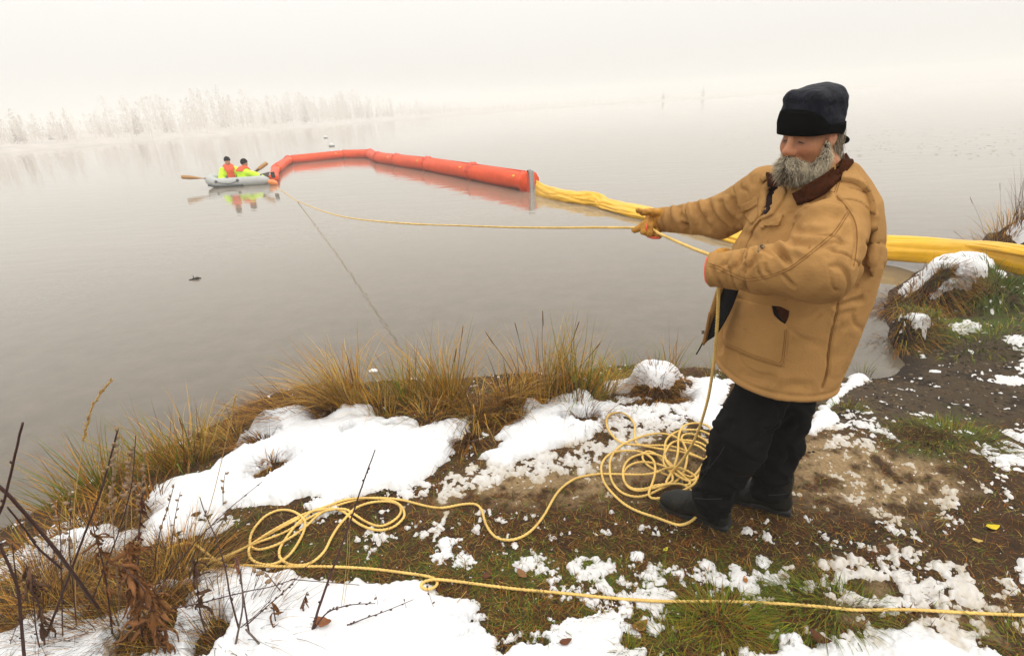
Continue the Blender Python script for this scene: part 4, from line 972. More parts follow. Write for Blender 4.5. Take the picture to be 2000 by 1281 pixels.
# ================================================================== ROPES
rope_m = mat("yellow_rope", (0.80, 0.53, 0.16), rough=0.65, var=0.25, vscale=9, bump=0.3, bscale=300, bdist=0.002, spec=0.25, stain=(0.42, 0.25, 0.07), sscale=5, sthr=0.60)
RR = 0.0063
def rope_mesh(P, step=0.006, r=RR, ns=9):
    P = resample(P, step); return tube(P, r, ns, True, twist=2 * math.pi / 0.055, lobes=3, lobe=0.16)
def ground_path(pp, lifts, n=6):
    pts = catmull(np.column_stack([np.array(pp, float), np.broadcast_to(np.asarray(lifts, float), (len(pp),))]), n)
    Q = TP(pts[:, :2], pts[:, 2] + RR)
    sd = np.maximum(snow_at(Q[:, 0], Q[:, 1]), 0)
    Q2 = TP(pts[:, :2], pts[:, 2] + RR + sd * 0.8)
    return Q2
def smooth_path(P, it=3):
    P = P.copy()
    for _ in range(it): P[1:-1] = 0.25 * P[:-2] + 0.5 * P[1:-1] + 0.25 * P[2:]
    return P
def zz(*q): return [(1150 + q[i] / 4.269, 760 + q[i + 1] / 4.269) for i in range(0, len(q), 2)]
def y3(*q): return [(300 + q[i] / 4.5575, 1000 + q[i + 1] / 4.5575) for i in range(0, len(q), 2)]
# 1 from the water's surface up to the far hand, to the near hand and down to the heap
hR = gy(1266, 446, 2.635); hL = gy(1393, 502, 1.90)
ent = gp(580, 393, 0.0)
far_line = [gp(541, 367, 0.004), gp(552, 374, 0.004), gp(566, 384, 0.004)]
nspan = 40; span = []
for i in range(nspan + 1):                              # sagging line: its picture is nearly straight near the hand
    t = i / nspan; p = ent + (hR - ent) * t; span.append(p)
span = np.array(span)
target = catmull([(580,393),(640,415),(700,427),(800,436),(900,440),(1000,443.5),(1100,444.5),(1200,444),(1266,444)], 12)
for i in range(1, nspan):                               # pull the height so that the sag is that of the photograph
    px, py = pj(span[i:i + 1]); ty = np.interp(px[0], target[:, 0], target[:, 1]); d0 = np.linalg.norm(span[i] - CC)
    span[i, 2] -= (ty - py[0]) / FPX * d0 * 1.02
held = np.vstack([far_line, span, [gy(1285, 455, 2.56), gy(1320, 471, 2.35), gy(1355, 486, 2.12)], [hL, gy(1391, 520, 1.885), gy(1399, 545, 1.885)]])
down = [(1403,566),(1400,640),(1393,715),(1381,785),(1360,850),(1335,895),(1308,926)]
gend = TP([(1308, 926)], 0.03)[0]; top = gy(1403, 566, 1.885)
for i, (a, b) in enumerate(down):
    t = (i / (len(down) - 1)) ** 0.9; held = np.vstack([held, aty(a, b, top[1] + (gend[1] - top[1]) * t)])
heap_z = zz(670,720, 590,690, 500,640, 455,590, 450,550, 490,515, 560,540, 620,600, 660,660, 720,700, 790,730, 860,755, 920,735, 970,670, 985,610, 930,572, 870,545, 810,515, 750,490, 640,468, 480,468, 300,455, 220,410, 165,340, 145,270, 165,215, 230,195, 300,205, 355,250, 385,310, 382,380, 388,430, 410,458, 500,480, 640,505, 760,520, 900,560, 985,590,
            1020,520, 990,440, 930,400, 870,375, 800,375, 770,410, 800,470, 820,540, 815,610, 795,680, 760,740, 690,790, 620,820, 560,850, 480,885, 390,897, 290,870, 220,810, 185,740, 175,660, 180,590, 215,520, 280,460, 370,420, 470,385, 570,368, 660,375, 740,405, 780,440, 850,450, 930,480, 990,520,
            1040,440, 1010,380, 930,345, 850,338, 760,345, 680,385, 640,440, 635,510, 640,580, 680,640, 760,690, 840,730,
            900,700, 990,560, 990,490, 920,445, 820,425, 740,430, 680,455, 640,520, 620,580, 640,650, 690,700, 700,760, 650,790, 560,800, 480,828, 380,832, 310,790, 285,720, 295,640, 340,580, 420,545, 520,535, 610,560, 680,620, 760,700, 850,780,
            800,800, 740,787, 640,795, 500,835, 400,845, 330,815, 290,750, 300,670, 370,620, 460,605, 560,620, 650,650, 740,720, 850,770,
            940,690, 1010,500, 1020,330, 940,287, 870,283, 800,300, 760,350, 745,430, 745,520, 720,620, 690,700, 640,790, 760,785, 840,830, 885,885, 915,950, 920,1010, 890,1070, 830,1113, 760,1132, 680,1112, 560,1067, 420,1022, 300,960, 200,870, 130,780, 105,690, 110,620, 150,560, 210,525, 300,512, 400,515, 480,540, 540,590, 555,660, 545,740, 520,810, 500,870, 520,905, 590,908, 700,872, 820,830,
            900,760, 860,700, 740,650, 640,660, 560,695, 450,712, 280,708, 100,705)
n_ = len(heap_z); lf = 0.004 + 0.045 * np.exp(-((np.array(heap_z)[:, 0] - 1320) / 45.0) ** 2) * np.linspace(0.2, 1.0, n_) + 0.010 * np.sin(np.arange(n_) * 0.9) ** 2
heap = ground_path(heap_z, lf, 5)
tail_px = [(1173,925),(1150,928),(1120,936),(1088,962),(1062,1008),(1032,1041),(1000,1054),(970,1050),(950,1026),(941,996),(928,984),(900,985),(860,992),(820,985),(780,975),(720,972),(660,986),(605,1010),(555,1040),(500,1060),(440,1086),(398,1104)]
tail = ground_path(tail_px, [0.004] * len(tail_px))
loops_px = [(398,1104),(380,1098),(400,1090)] + y3(560,430, 700,370, 860,290, 980,210, 1150,110, 1330,20, 1440,-20, 1560,-60, 1700,-110, 1830,-125, 1960,-125, 2100,-110, 2200,-60, 2235,20, 2200,80, 2120,140, 2000,160, 1880,130, 1780,70, 1700,0, 1600,-30, 1450,-20, 1380,10, 1290,90, 1200,200, 1130,310, 1118,380, 1150,430, 1220,466, 1330,470, 1420,440, 1520,350, 1580,230, 1650,120, 1720,40, 1800,-40, 1950,-90, 2100,-95, 2190,-60, 2200,10, 2130,80, 2020,125, 1900,90, 1790,20, 1700,-30, 1560,-20, 1470,20, 1330,150, 1150,265, 1000,322, 920,330, 865,300, 858,240, 880,170, 930,100, 1000,30, 1120,-20, 1240,-10, 1330,50, 1352,110, 1325,200, 1270,300, 1200,390, 1100,450, 1000,467, 900,440, 852,385, 850,320, 880,280, 1000,210, 1150,130, 1300,50)
loops = ground_path(loops_px, [0.004 + 0.012 * math.sin(i * 0.7) ** 2 for i in range(len(loops_px))])
allp = np.vstack([resample(catmull(held, 6), 0.03), smooth_path(heap), smooth_path(tail), smooth_path(loops)])
allp = allp[np.r_[True, np.linalg.norm(np.diff(allp, axis=0), axis=1) > 1e-4]]
farm = np.linalg.norm(allp - CC, axis=1) > 6.0
nf = np.nonzero(~farm)[0][0]
mb = MB(); mb.add(*tube(resample(allp[:nf + 1], 0.08), 0.0105, 6)); mb.add(*rope_mesh(allp[nf:]))
rope = mb.build("rope", rope_m); tag(rope, "yellow twisted rope running from the man's hands into a heap of loops by his boots", "rope")
line_px = [(300,1096),(310,1080),(340,1066),(375,1060),(400,1077),(425,1096),(445,1103),(480,1104),(560,1106),(640,1106),(720,1110),(780,1117),(830,1124),(851,1131),(854,1140),(846,1148),(832,1150),(822,1143),(830,1135),(852,1131),(900,1136),(1000,1149),(1100,1158),(1200,1168),(1300,1174),(1400,1174),(1500,1177),(1600,1184),(1670,1191),(1740,1190),(1800,1191),(1900,1197),(2000,1201),(2150,1206),(2400,1215)]
line_px = line_px
line = ground_path(line_px, [0.004] * 14 + [.010, .014, .012, .012, .018, .018] + [.004] * (len(line_px) - 20), 7)
_e = line[-1] - line[-6]; _e /= np.linalg.norm(_e); _x = line[-1][None] + _e[None] * np.linspace(0.1, 2.5, 25)[:, None]; _x[:, 2] = height(_x[:, 0], _x[:, 1]) + RR + .004; line = np.vstack([line, _x])
V, F = rope_mesh(smooth_path(line)); rope2 = obj("rope", V, F, rope_m); tag(rope2, "yellow rope stretched across the snow and grass with one small loop", "rope")

# ================================================================== BOOMS
orange_m = mat("orange_boom_fabric", (0.78, 0.072, 0.004), rough=0.5, var=0.12, vscale=3, bump=0.45, bscale=7, bdist=0.04, spec=0.25, stain=(0.40, 0.035, 0.006), sscale=4, sthr=0.62)
dorange_m = mat("orange_band", (0.64, 0.050, 0.005), rough=0.5, var=0.15, vscale=20, bump=0.5, bscale=30, bdist=0.02)
yellow_m = mat("yellow_boom_fabric", (0.80, 0.43, 0.002), rough=0.36, var=0.10, vscale=4, bump=0.25, bscale=7, bdist=0.04, spec=0.5)
brass_m = mat("brass_valve", (0.75, 0.42, 0.04), rough=0.4)
alu_m = mat("aluminium", (0.50, 0.50, 0.49), rough=0.4, metal=0.7, var=0.15, vscale=12)
rubber_m = mat("black_rubber", (0.012, 0.012, 0.011), rough=0.6)
JPX = [(1036,355),(924,336),(836,321),(775,313),(739,308),(723,301),(672,302),(563,313),(538,331),(534,350)]
JZ = [.27, .26, .25, .24, .23, .22, .21, .20, .17, .13]; JR = [.97, .97, .95, .92, .89, .86, .82, .78, .66, .46]
J = np.array([gp(a, b, z_) for (a, b), z_ in zip(JPX, JZ)])
boom = empty("floating_boom", (*J[0][:2], 0), "long orange inflated boom curving over the lake to the raft", "boom")
RB = 0.285
def seg_tube(a, b, r, pinch0, pinch1, n=26, ns=28):
    d = b - a; L = np.linalg.norm(d); d = d / L; s = np.cross(d, [0, 0, 1]); s /= np.linalg.norm(s); u = np.cross(s, d); V = []
    for i in range(n + 1):
        t = i / n; e = min(t * L, (1 - t) * L); k = 1 - (pinch0 if t < .5 else pinch1) * math.exp(-(e / 0.16) ** 2)
        for j in range(ns):
            th = j * 2 * math.pi / ns; pl = 0.012 * math.sin(9 * th + 3 * t) * math.exp(-e / 0.22) + 0.010 * math.sin(2.3 * th + t * 7)
            rr_ = r * k + pl; V.append(a + d * (t * L) + s * (rr_ * math.cos(th)) + u * (rr_ * 0.98 * math.sin(th)))
    F = [(i * ns + j, i * ns + (j + 1) % ns, (i + 1) * ns + (j + 1) % ns, (i + 1) * ns + j) for i in range(n) for j in range(ns)]
    F += [tuple(range(ns))[::-1], tuple(range(n * ns, (n + 1) * ns))]
    return np.array(V), F
for i in range(len(J) - 1):
    a, b = J[i], J[i + 1]; d = (b - a) / np.linalg.norm(b - a)
    r = RB * JR[i]
    sg = obj("boom_section", *seg_tube(a + d * 0.02, b - d * 0.02, r, 0.12 if i else -0.05, 0.12), orange_m, boom)
    # carrying seam along the top, valve on the near side
    s = np.cross(d, [0, 0, 1]); s /= np.linalg.norm(s)
    if s @ (CC - a) < 0: s = -s
    P = [a + d * (np.linalg.norm(b - a) * t) + np.array([0, 0, r * 0.99]) for t in np.linspace(0.06, 0.94, 12)]
    V, F = strip(np.array(P) - s * 0.030 + [0, 0, -.008], np.array(P) + s * 0.030, 0.03); obj("top_seam", V, F, dorange_m, sg)
    if i not in (4, 5):
        c = a + d * 0.55 + s * r * math.cos(0.5) + np.array([0, 0, r * math.sin(0.5)]); ax = s * math.cos(.5) + np.array([0, 0, math.sin(.5)])
        obj("valve", *lathe([(0.045, -0.01), (0.045, 0.018), (0.028, 0.026), (0.026, 0.045), (0.010, 0.047)], c, ax, 14), brass_m, sg)
for i in range(1, len(J) - 2):                          # gathered collar at each joint
    a = J[i]; d = (J[i + 1] - J[i - 1]); d /= np.linalg.norm(d); s = np.cross(d, [0, 0, 1]); s /= np.linalg.norm(s); u = np.cross(s, d)
    V = []; ns = 40; prof = [(-0.17, 0.96), (-0.10, 1.03), (-0.035, 1.13), (0.0, 1.19), (0.035, 1.13), (0.10, 1.03), (0.17, 0.96)]
    for t, k in prof:
        for j in range(ns):
            th = j * 2 * math.pi / ns; r = RB * JR[i] * k + 0.010 * (k - .9) * 5 * math.sin(th * 11 + i); V.append(a + d * t * (1 + 0.2 * math.sin(th * 3 + i)) + s * r * math.cos(th) + u * r * math.sin(th) * 1.02)
    F = [(p * ns + j, p * ns + (j + 1) % ns, (p + 1) * ns + (j + 1) % ns, (p + 1) * ns + j) for p in range(len(prof) - 1) for j in range(ns)]
    obj("joint_band", np.array(V), F, dorange_m, boom)
# end plate with its clamps
d = J[1] - J[0]; d[2] = 0; d /= np.linalg.norm(d); s = np.cross(d, [0, 0, 1.0])
PC = J[0] - d * 0.06; PC[2] = 0.0; R = np.stack([d, s, [0, 0, 1.0]], 1)
V, F = box(PC + [0, 0, 0.03], (0.05, 0.14, 1.10), R); pl = obj("end_plate", V, F, alu_m, boom, False)
for dx in (-1, 1):
    V, F = box(PC + s * dx * 0.055 + [0, 0, 0.02] - d * 0.03, (0.03, 0.022, 1.08), R); obj("plate_rail", V, F, alu_m, pl, False)
fl = []
V = []; ns = 32                                         # fabric flaring up to the plate
for t, w, hgt in ((0.0, 0.07, 0.50), (0.10, 0.15, 0.44), (0.24, 0.235, 0.34), (0.42, 0.272, 0.282)):
    for j in range(ns):
        th = j * 2 * math.pi / ns; pl_ = 1 + 0.03 * math.sin(th * 10) * (1 - t * 2)
        V.append(PC + d * (0.02 + t) + s * w * math.cos(th) * pl_ + np.array([0, 0, 0.05 + 0.22 * min(t / .42, 1) + hgt * math.sin(th) * pl_]))
F = [(p * ns + j, p * ns + (j + 1) % ns, (p + 1) * ns + (j + 1) % ns, (p + 1) * ns + j) for p in range(3) for j in range(ns)]
obj("flared_end", np.array(V), F, dorange_m, boom)
V, F = box(PC + d * 0.08 + [0, 0, 0.50] + s * 0, (0.15, 0.12, 0.11), R @ np.array([[.8, 0, -.6], [0, 1, 0], [.6, 0, .8]])); obj("corner_cover", V, F, rubber_m, boom, False)
# faint printed mark on the first section
u_ = s if s @ (CC - PC) > 0 else -s
for k, (dx, dz, w_, h_) in enumerate([(0, 0, .02, .10), (0.035, -0.04, .06, .018), (0.10, 0.0, .02, .10), (0.135, .045, .05, .016), (0.135, -.045, .05, .016)]):
    th = 0.42 + dz / RB; c = J[0] + d * (0.95 - dx) + u_ * (RB * .96 * math.cos(th)) + np.array([0, 0, RB * .96 * math.sin(th)])
    nn = u_ * math.cos(th) + np.array([0, 0, math.sin(th)]); V, F = box(c, (w_, 0.006, h_), np.stack([d, nn, np.cross(d, nn)], 1)); obj("printed_mark", V, F, dorange_m, boom, False)
V, F = box(gp(533, 342, 0.40), (0.05, 0.14, 0.22), R); obj("end_handle", V, F, rubber_m, boom, False)

# yellow curtain boom: slack folded fabric, from the plate past the man and up the shore
yb = empty("curtain_boom", (*gp(1400, 462, 0)[:2], 0), "yellow slack fabric boom lying from the orange one to the snowy shore", "boom")
def ysec(path, name, top, hgt, wid, lump, seed, n=110, ns=44):
    P = catmull(path, 14); P = resample(P, np.linalg.norm(np.diff(P, axis=0), axis=1).sum() / n); n = len(P) - 1; V = []
    T = np.gradient(P, axis=0); T /= np.linalg.norm(T, axis=1)[:, None]
    for i in range(n + 1):
        t = i / n; dd = T[i]; s = np.array([dd[1], -dd[0], 0.0]); s /= np.linalg.norm(s)
        if s @ (CC - P[i]) < 0: s = -s
        h_ = np.interp(t, *zip(*hgt)); w_ = np.interp(t, *zip(*wid)); l_ = np.interp(t, *zip(*lump))
        for j in range(ns):
            th = j * 2 * math.pi / ns; x = math.cos(th); z = math.sin(th)
            q = np.array([[t * 5 + seed, x * 2.2, z * 2.2], [t * 14, x * 1.5 + seed, z * 1.5]]); e_ = pn(q); f = 1 + l_ * (0.9 * (0.22 - abs(e_[0])) + 0.40 * e_[1]) - 0.16 * math.exp(-(((th - 0.75 - 0.25 * math.sin(t * 7 + seed)) / 0.13) ** 2)) - 0.12 * math.exp(-(((th - 0.2 - 0.2 * math.sin(t * 11 + seed * 2)) / 0.10) ** 2))
            zz_ = np.sign(z) * abs(z) ** 1.15
            V.append(P[i] + s * (w_ * x * f - 0.25 * w_ * z) + np.array([0, 0, h_ * zz_ * f]))
    F = [(i * ns + j, i * ns + (j + 1) % ns, (i + 1) * ns + (j + 1) % ns, (i + 1) * ns + j) for i in range(n) for j in range(ns)]
    F += [tuple(range(ns))[::-1], tuple(range(n * ns, (n + 1) * ns))]
    return obj(name, np.array(V), F, yellow_m, yb)
yp = [gp(1048, 372, 0.10), gp(1100, 383, 0.10), gp(1162, 392, 0.10), gp(1182, 399, 0.08)]
ysec(yp, "boom_section", 0, [(0, .27), (.1, .19), (.5, .14), (.85, .17), (1, .11)], [(0, .05), (.12, .12), (.6, .20), (1, .16)], [(0, .2), (.5, .35), (.85, .7), (1, .7)], 1)
yp = [gp(1176, 398, 0.07), gp(1215, 408, 0.07), gp(1290, 424, 0.07), gp(1400, 452, 0.06), gp(1500, 478, 0.06), gp(1600, 503, 0.07), gp(1650, 511, 0.09)]
ysec(yp, "boom_section", 0, [(0, .13), (.15, .13), (.4, .11), (1, .13)], [(0, .16), (.2, .22), (1, .20)], [(0, .7), (.15, .35), (.5, .4), (1, .4)], 5)
yp = [gp(1640, 490, 0.13), gp(1730, 490, 0.16), gp(1790, 493, 0.20), gp(1850, 496, 0.28), gp(1925, 497, 0.40), gp(2000, 512, 0.46), gp(2120, 540, 0.46), gp(2120, 540, 0.46) * 2 - gp(2000, 512, 0.46), gp(2120, 540, 0.46) * 4 - gp(2000, 512, 0.46) * 3]
ysec(yp, "boom_skirt", 0, [(0, .12), (.2, .14), (.4, .135), (1, .13)], [(0, .10), (.25, .05), (1, .04)], [(0, .22), (.5, .25), (1, .25)], 9)
yp = [gp(1730, 468, 0.27), gp(1800, 471, 0.29), gp(1860, 476, 0.35), gp(1930, 480, 0.50), gp(2000, 490, 0.58), gp(2120, 512, 0.6), gp(2120, 512, 0.6) * 2 - gp(2000, 490, 0.58), gp(2120, 512, 0.6) * 4 - gp(2000, 490, 0.58) * 3]
ysec(yp, "top_fold", 0, [(0, .055), (.4, .050), (1, .06)], [(0, .10), (1, .08)], [(0, .2), (1, .3)], 12)
V, F = strip(edge3([(1938,466,7.6),(1925,472,7.45),(1918,480,7.38),(1917,488,7.36)]), edge3([(1943,474,7.6),(1932,478,7.45),(1926,484,7.38),(1925,490,7.36)]), 0.02); obj("black_strap", V, F, rubber_m, yb)

# ================================================================== RAFT AND CREW
grey_m = mat("grey_raft_rubber", (0.42, 0.43, 0.42), rough=0.5, var=0.12, vscale=4, bump=0.2, bscale=10, bdist=0.02)
dgrey_m = mat("dark_raft_strake", (0.07, 0.075, 0.07), rough=0.6)
A_ = gp(393, 369, 0.0); B_ = gp(523, 361, 0.0); ax = (B_ - A_)[:2]; LR = np.linalg.norm(ax) + 0.15; ax = np.r_[ax / np.linalg.norm(ax), 0]; sx = np.array([-ax[1], ax[0], 0.0])
RW = 1.25; RO = A_ + sx * (RW / 2 - 0.0)               # raft centre line starts at the left end; sx points away from us
def rw(a, b, c): return RO + ax * a + sx * b + np.array([0, 0, c])
raft = empty("inflatable_raft", rw(LR / 2, 0, 0), "grey inflatable raft with a dark strake carrying two rowers", "raft")
tubep = []
hw_ = RW / 2 - 0.2
for t in np.linspace(0, 1, 16): tubep.append((LR - 0.15 - (LR - 0.75) * t, -hw_, 0.14))
for t in np.linspace(0, math.pi, 16)[1:-1]: tubep.append((0.60 - 0.42 * math.sin(t) , -hw_ * math.cos(t), 0.14 + 0.13 * math.sin(t)))
for t in np.linspace(0, 1, 16): tubep.append((0.60 + (LR - 0.75) * t, hw_, 0.14))
P = np.array([rw(*p) for p in tubep]); rad = np.full(len(P), 0.195); rad[:3] = [0.10, 0.17, 0.205]; rad[-3:] = [0.205, 0.17, 0.10]
obj("side_tube", *tube(P, rad, 20), grey_m, raft)
V, F = box(rw(LR - 0.42, 0, 0.24), (0.05, 2 * hw_, 0.30), np.stack([ax, sx, [0, 0, 1]], 1)); obj("transom", V, F, dgrey_m, raft, False)
V, F = box(rw(LR / 2, 0, 0.10), (LR - 0.8, 2 * hw_, 0.05), np.stack([ax, sx, [0, 0, 1]], 1)); obj("floor_mat", V, F, dgrey_m, raft, False)
for x in (0.95, 1.75):
    V, F = box(rw(x, 0, 0.26), (0.24, 2 * hw_, 0.045), np.stack([ax, sx, [0, 0, 1]], 1)); obj("thwart", V, F, grey_m, raft, False)
P = [rw(x, -hw_ - 0.185, z) for x, z in ((0.30, .12), (0.55, .06), (0.9, .04), (1.25, .04), (1.62, .045))]; obj("strake", *tube(catmull(P, 5), 0.045, 8), dgrey_m, raft)
P = [rw(x, -hw_ - 0.205, z) for x, z in ((0.62, .23), (0.85, .16), (1.1, .13), (1.3, .16), (1.45, .22))]; obj("grab_line", *tube(catmull(P, 6), 0.012, 6), dgrey_m, raft)
for x in (0.62, 1.45):
    obj("line_patch", *lathe([(0.06, -0.02), (0.055, 0.012), (0.02, 0.02)], rw(x, -hw_ - 0.185, .23), -sx + np.array([0, 0, .4]), 14), dgrey_m, raft)
obj("oarlock", *lathe([(0.05, 0), (0.045, 0.03), (0.02, 0.05), (0.02, 0.10)], rw(1.0, -hw_, 0.33), (0, 0, 1), 12), dgrey_m, raft)
wood_m = mat("varnished_wood", (0.50, 0.25, 0.07), rough=0.4, var=0.2, vscale=10)
def oar(name, blade, grip, label, gp_):
    blade = np.array(blade); grip = np.array(grip); d = grip - blade; L = np.linalg.norm(d); d /= L; e = empty(name, (blade + grip) / 2, label, "oar", gp_)
    obj("shaft", *tube([blade + d * 0.25, grip], [0.020, 0.024], 8), wood_m, e)
    s = np.cross(d, [0, 0, 1.0]); s /= np.linalg.norm(s); u = np.cross(s, d); V = []
    for t, w in ((0.0, .05), (0.03, .072), (0.30, .075), (0.55, .05), (0.72, .02)):
        c = blade + d * t; V += [c - u * w - s * .008, c + u * w - s * .008, c + u * w + s * .008, c - u * w + s * .008]
    F = [(4 * i + k, 4 * i + (k + 1) % 4, 4 * i + 4 + (k + 1) % 4, 4 * i + 4 + k) for i in range(4) for k in range(4)] + [(3, 2, 1, 0), (16, 17, 18, 19)]
    obj("blade", np.array(V), F, wood_m, e)
    obj("sleeve", *tube([blade + d * (L * .45), blade + d * (L * .62)], 0.030, 8), rubber_m, e)
    return e
DB = rw(1, -0.3, 0)[1]
oar("oar", aty(354, 346, DB - 0.1), aty(455, 352, DB + 0.15), "wooden oar lying out over the left end of the raft", "oars of the raft")
oar("oar", aty(522, 318, DB + 0.6), aty(486, 345, DB + 0.3), "wooden oar raised behind the seated rowers", "oars of the raft")
neon_jm = mat("hi_vis_jacket", (0.58, 0.88, 0.008), rough=0.65, var=0.12, vscale=5, bump=0.5, bscale=14, bdist=0.02)
vest_m = mat("orange_life_vest", (0.80, 0.10, 0.025), rough=0.6, var=0.1, vscale=8, bump=0.3, bscale=20, bdist=0.02)
tape_m = mat("reflective_tape", (0.45, 0.46, 0.40), rough=0.4)
pants_m = mat("dark_trousers", (0.02, 0.02, 0.022), rough=0.8)
skin2_m = mat("skin", (0.46, 0.24, 0.15), rough=0.55)
def rower(px, py, Y, face, label, arms, back):
    """seated figure; px, py is the middle of the head, face the way it looks"""
    h = aty(px, py, Y); f = np.array([*face, 0.0]); f /= np.linalg.norm(f); l = np.array([-f[1], f[0], 0]); u = np.array([0, 0, 1.0])
    K = 1.27                                            # bulky survival suits
    B = lambda a, b, c: h + (f * a + l * b + u * c) * K   # forward, left, up from the head's middle
    root = empty("person", (h[0], h[1], 0.36), label, "person", None)
    R3 = np.stack([f, l, u], 1)
    hip = B(-0.16, 0, -0.72); ch = B(-0.10, 0, -0.34)
    H0 = h.copy()
    def S(fn): return lambda p: fn(h + (p - h) / K) * K
    B = lambda a, b, c: h + f * a + l * b + u * c
    hip = B(-0.16, 0, -0.72); ch = B(-0.10, 0, -0.34)
    def fb(p):
        d = smin(ell(p, h, (0.095, 0.076, 0.115), R3), ell(p, B(0.03, 0, -0.05), (0.065, 0.055, 0.075), R3), 0.03)
        d = smin(d, ell(p, B(0.10, 0, -0.01), (0.022, 0.016, 0.025), R3), 0.01)
        d = smin(d, rcone(p, B(0, 0, -0.08), ch, 0.055, 0.07), 0.03); d = smin(d, rcone(p, ch, hip, 0.15, 0.15), 0.05)
        for s in (1, -1):
            kn = B(0.28, s * 0.16, -0.66); d = smin(d, chain(p, [B(-0.14, s * .09, -0.72), kn, B(0.34, s * 0.16, -0.98)], [0.09, 0.065, 0.05], 0.02), 0.03)
        for s, (e, w) in zip((1, -1), arms):
            d = smin(d, chain(p, [B(-0.09, s * .19, -0.28), B(*e), B(*w)], [0.05, 0.042, 0.034], 0.02), 0.02)
            d = smin(d, ell(p, B(*w), (0.05, 0.045, 0.05)), 0.02)
        return d
    lo, hi = h - [1.2, 1.2, 1.32], h + [1.2, 1.2, 0.25]
    V, F = surface_nets(S(fb), lo, hi, 0.016); obj("body", V, F, skin2_m, root)
    def fj(p):
        d = smin(rcone(p, B(-0.10, 0, -0.30), B(-0.15, 0, -0.74), 0.19, 0.21), ell(p, B(-0.09, 0, -0.27), (0.13, 0.235, 0.10), R3), 0.08)
        for s, (e, w) in zip((1, -1), arms):
            e = B(*e); w = B(*w); w2 = w + (e - w) / np.linalg.norm(e - w) * 0.05; d = smin(d, chain(p, [B(-0.09, s * .20, -0.28), e, w2], [0.095, 0.085, 0.068], 0.03), 0.05)
        d = smin(d, ell(p, B(-0.06, 0, -0.16), (0.10, 0.10, 0.06), R3), 0.05)
        return d
    V, F = surface_nets(S(fj), lo, hi, 0.016); V = relax(V, F, 1); N = vnormals(V, F); V = V + N * (0.016 * fbm(V * 9, 2))[:, None]; j = obj("jacket", V, F, neon_jm, root)
    V, F = surface_nets(S(lambda p: min_legs(p, B)), lo, hi, 0.018); obj("trousers", V, F, pants_m, root)
    def fv(p):
        d = smax(fj(p) - 0.035, -(fj(p) - 0.006), 0.01); q = (p - h) @ R3
        if back: k = np.maximum(np.maximum(-0.215 - q[:, 2] * 1.0, np.abs(q[:, 1]) - 0.15), q[:, 0] - 0.2); return smax(d, np.maximum(k, np.where(q[:, 0] > 0, np.abs(q[:, 1]) - .16, -1)), 0.01)
        k = np.maximum(np.abs(q[:, 1]) - 0.115, np.maximum(-0.60 - q[:, 2], -0.02 - q[:, 0])); k2 = np.maximum(-0.26 - q[:, 2], np.abs(q[:, 1]) - .15); return smax(d, np.minimum(k, k2), 0.01)
    V, F = surface_nets(S(fv), lo, hi, 0.016); obj("life_vest", relax(V, F, 1), F, vest_m, root)
    def fc(p):
        q = (p - h) @ R3; d = ell(q, (-0.005, 0, 0.03), (0.115, 0.095, 0.115)); return smax(d, 0.015 - 0.25 * np.minimum(q[:, 0] + 0.03, 0.0) * 0 - q[:, 2] - 0.35 * np.maximum(-q[:, 0], 0), 0.01)
    V, F = surface_nets(S(fc), h - 0.24, h + 0.24, 0.011); obj("knit_cap", V, F, fleece_m, root)
    BK = lambda a, b, c: h + (f * a + l * b + u * c) * K
    for s, (e, w) in zip((1, -1), arms):                # reflective tape round the forearms
        e = BK(*e); w = BK(*w); a = (w - e) / np.linalg.norm(w - e); obj("reflective_band", *lathe([(0.104, -0.025), (0.116, -0.02), (0.114, 0.02), (0.100, 0.025)], e + (w - e) * .5, a, 18), tape_m, root)
    return root, B
def min_legs(p, B):
    d = None
    for s in (1, -1):
        e = chain(p, [B(-0.14, s * .10, -0.73), B(0.28, s * 0.16, -0.66), B(0.34, s * 0.16, -0.96)], [0.115, 0.09, 0.075], 0.03); d = e if d is None else smin(d, e, 0.03)
    return d
Y1 = rw(0, 0.05, 0)[1]
rower(444, 315, rw(1.0, 0.10, 0)[1], (0.55, -0.83), "person in lime jacket and orange vest with bowed head rowing the raft", [((0.05, 0.30, -0.52), (0.24, 0.10, -0.62)), ((0.05, -0.30, -0.52), (0.24, -0.08, -0.62))], False)
rt, B = rower(477, 319, rw(1.7, 0.0, 0)[1], (0.45, 0.89), "person in lime jacket seen from behind reaching out to the orange boom", [((0.15, 0.30, -0.50), (0.30, 0.12, -0.55)), ((0.0, -0.42, -0.36), (0.0, -0.78, -0.47))], True)
# orange float by the boom's end, white buoys, driftwood
fo = obj("float", *lathe([(0.015, -0.19), (0.06, -0.17), (0.10, -0.10), (0.115, 0.0), (0.10, 0.10), (0.06, 0.17), (0.015, 0.19)], gp(533, 357, 0.09), ax + np.array([0, 0, -0.35]), 20), mat("orange_float", (0.85, 0.26, 0.06), rough=0.4)); tag(fo, "small orange float lying between raft and boom", "float")
buoy_m = mat("white_buoy", (0.62, 0.62, 0.60), rough=0.4)
for px, py, lab in ((648, 286, "nearer white buoy floating beyond the orange boom"), (636, 270, "farther smaller white buoy floating beyond the orange boom")):
    c = gp(px, py, 0.0); e = empty("buoy", c, lab, "buoy", "white buoys on the lake")
    obj("buoy_body", *lathe([(0.05, -0.2), (0.17, -0.12), (0.23, 0.03), (0.21, 0.15), (0.11, 0.26), (0.03, 0.29)], c, None, 18), buoy_m, e)
    obj("buoy_band", *lathe([(0.22, 0.012), (0.242, 0.016), (0.238, 0.06), (0.21, 0.065)], c, None, 18), rubber_m, e)
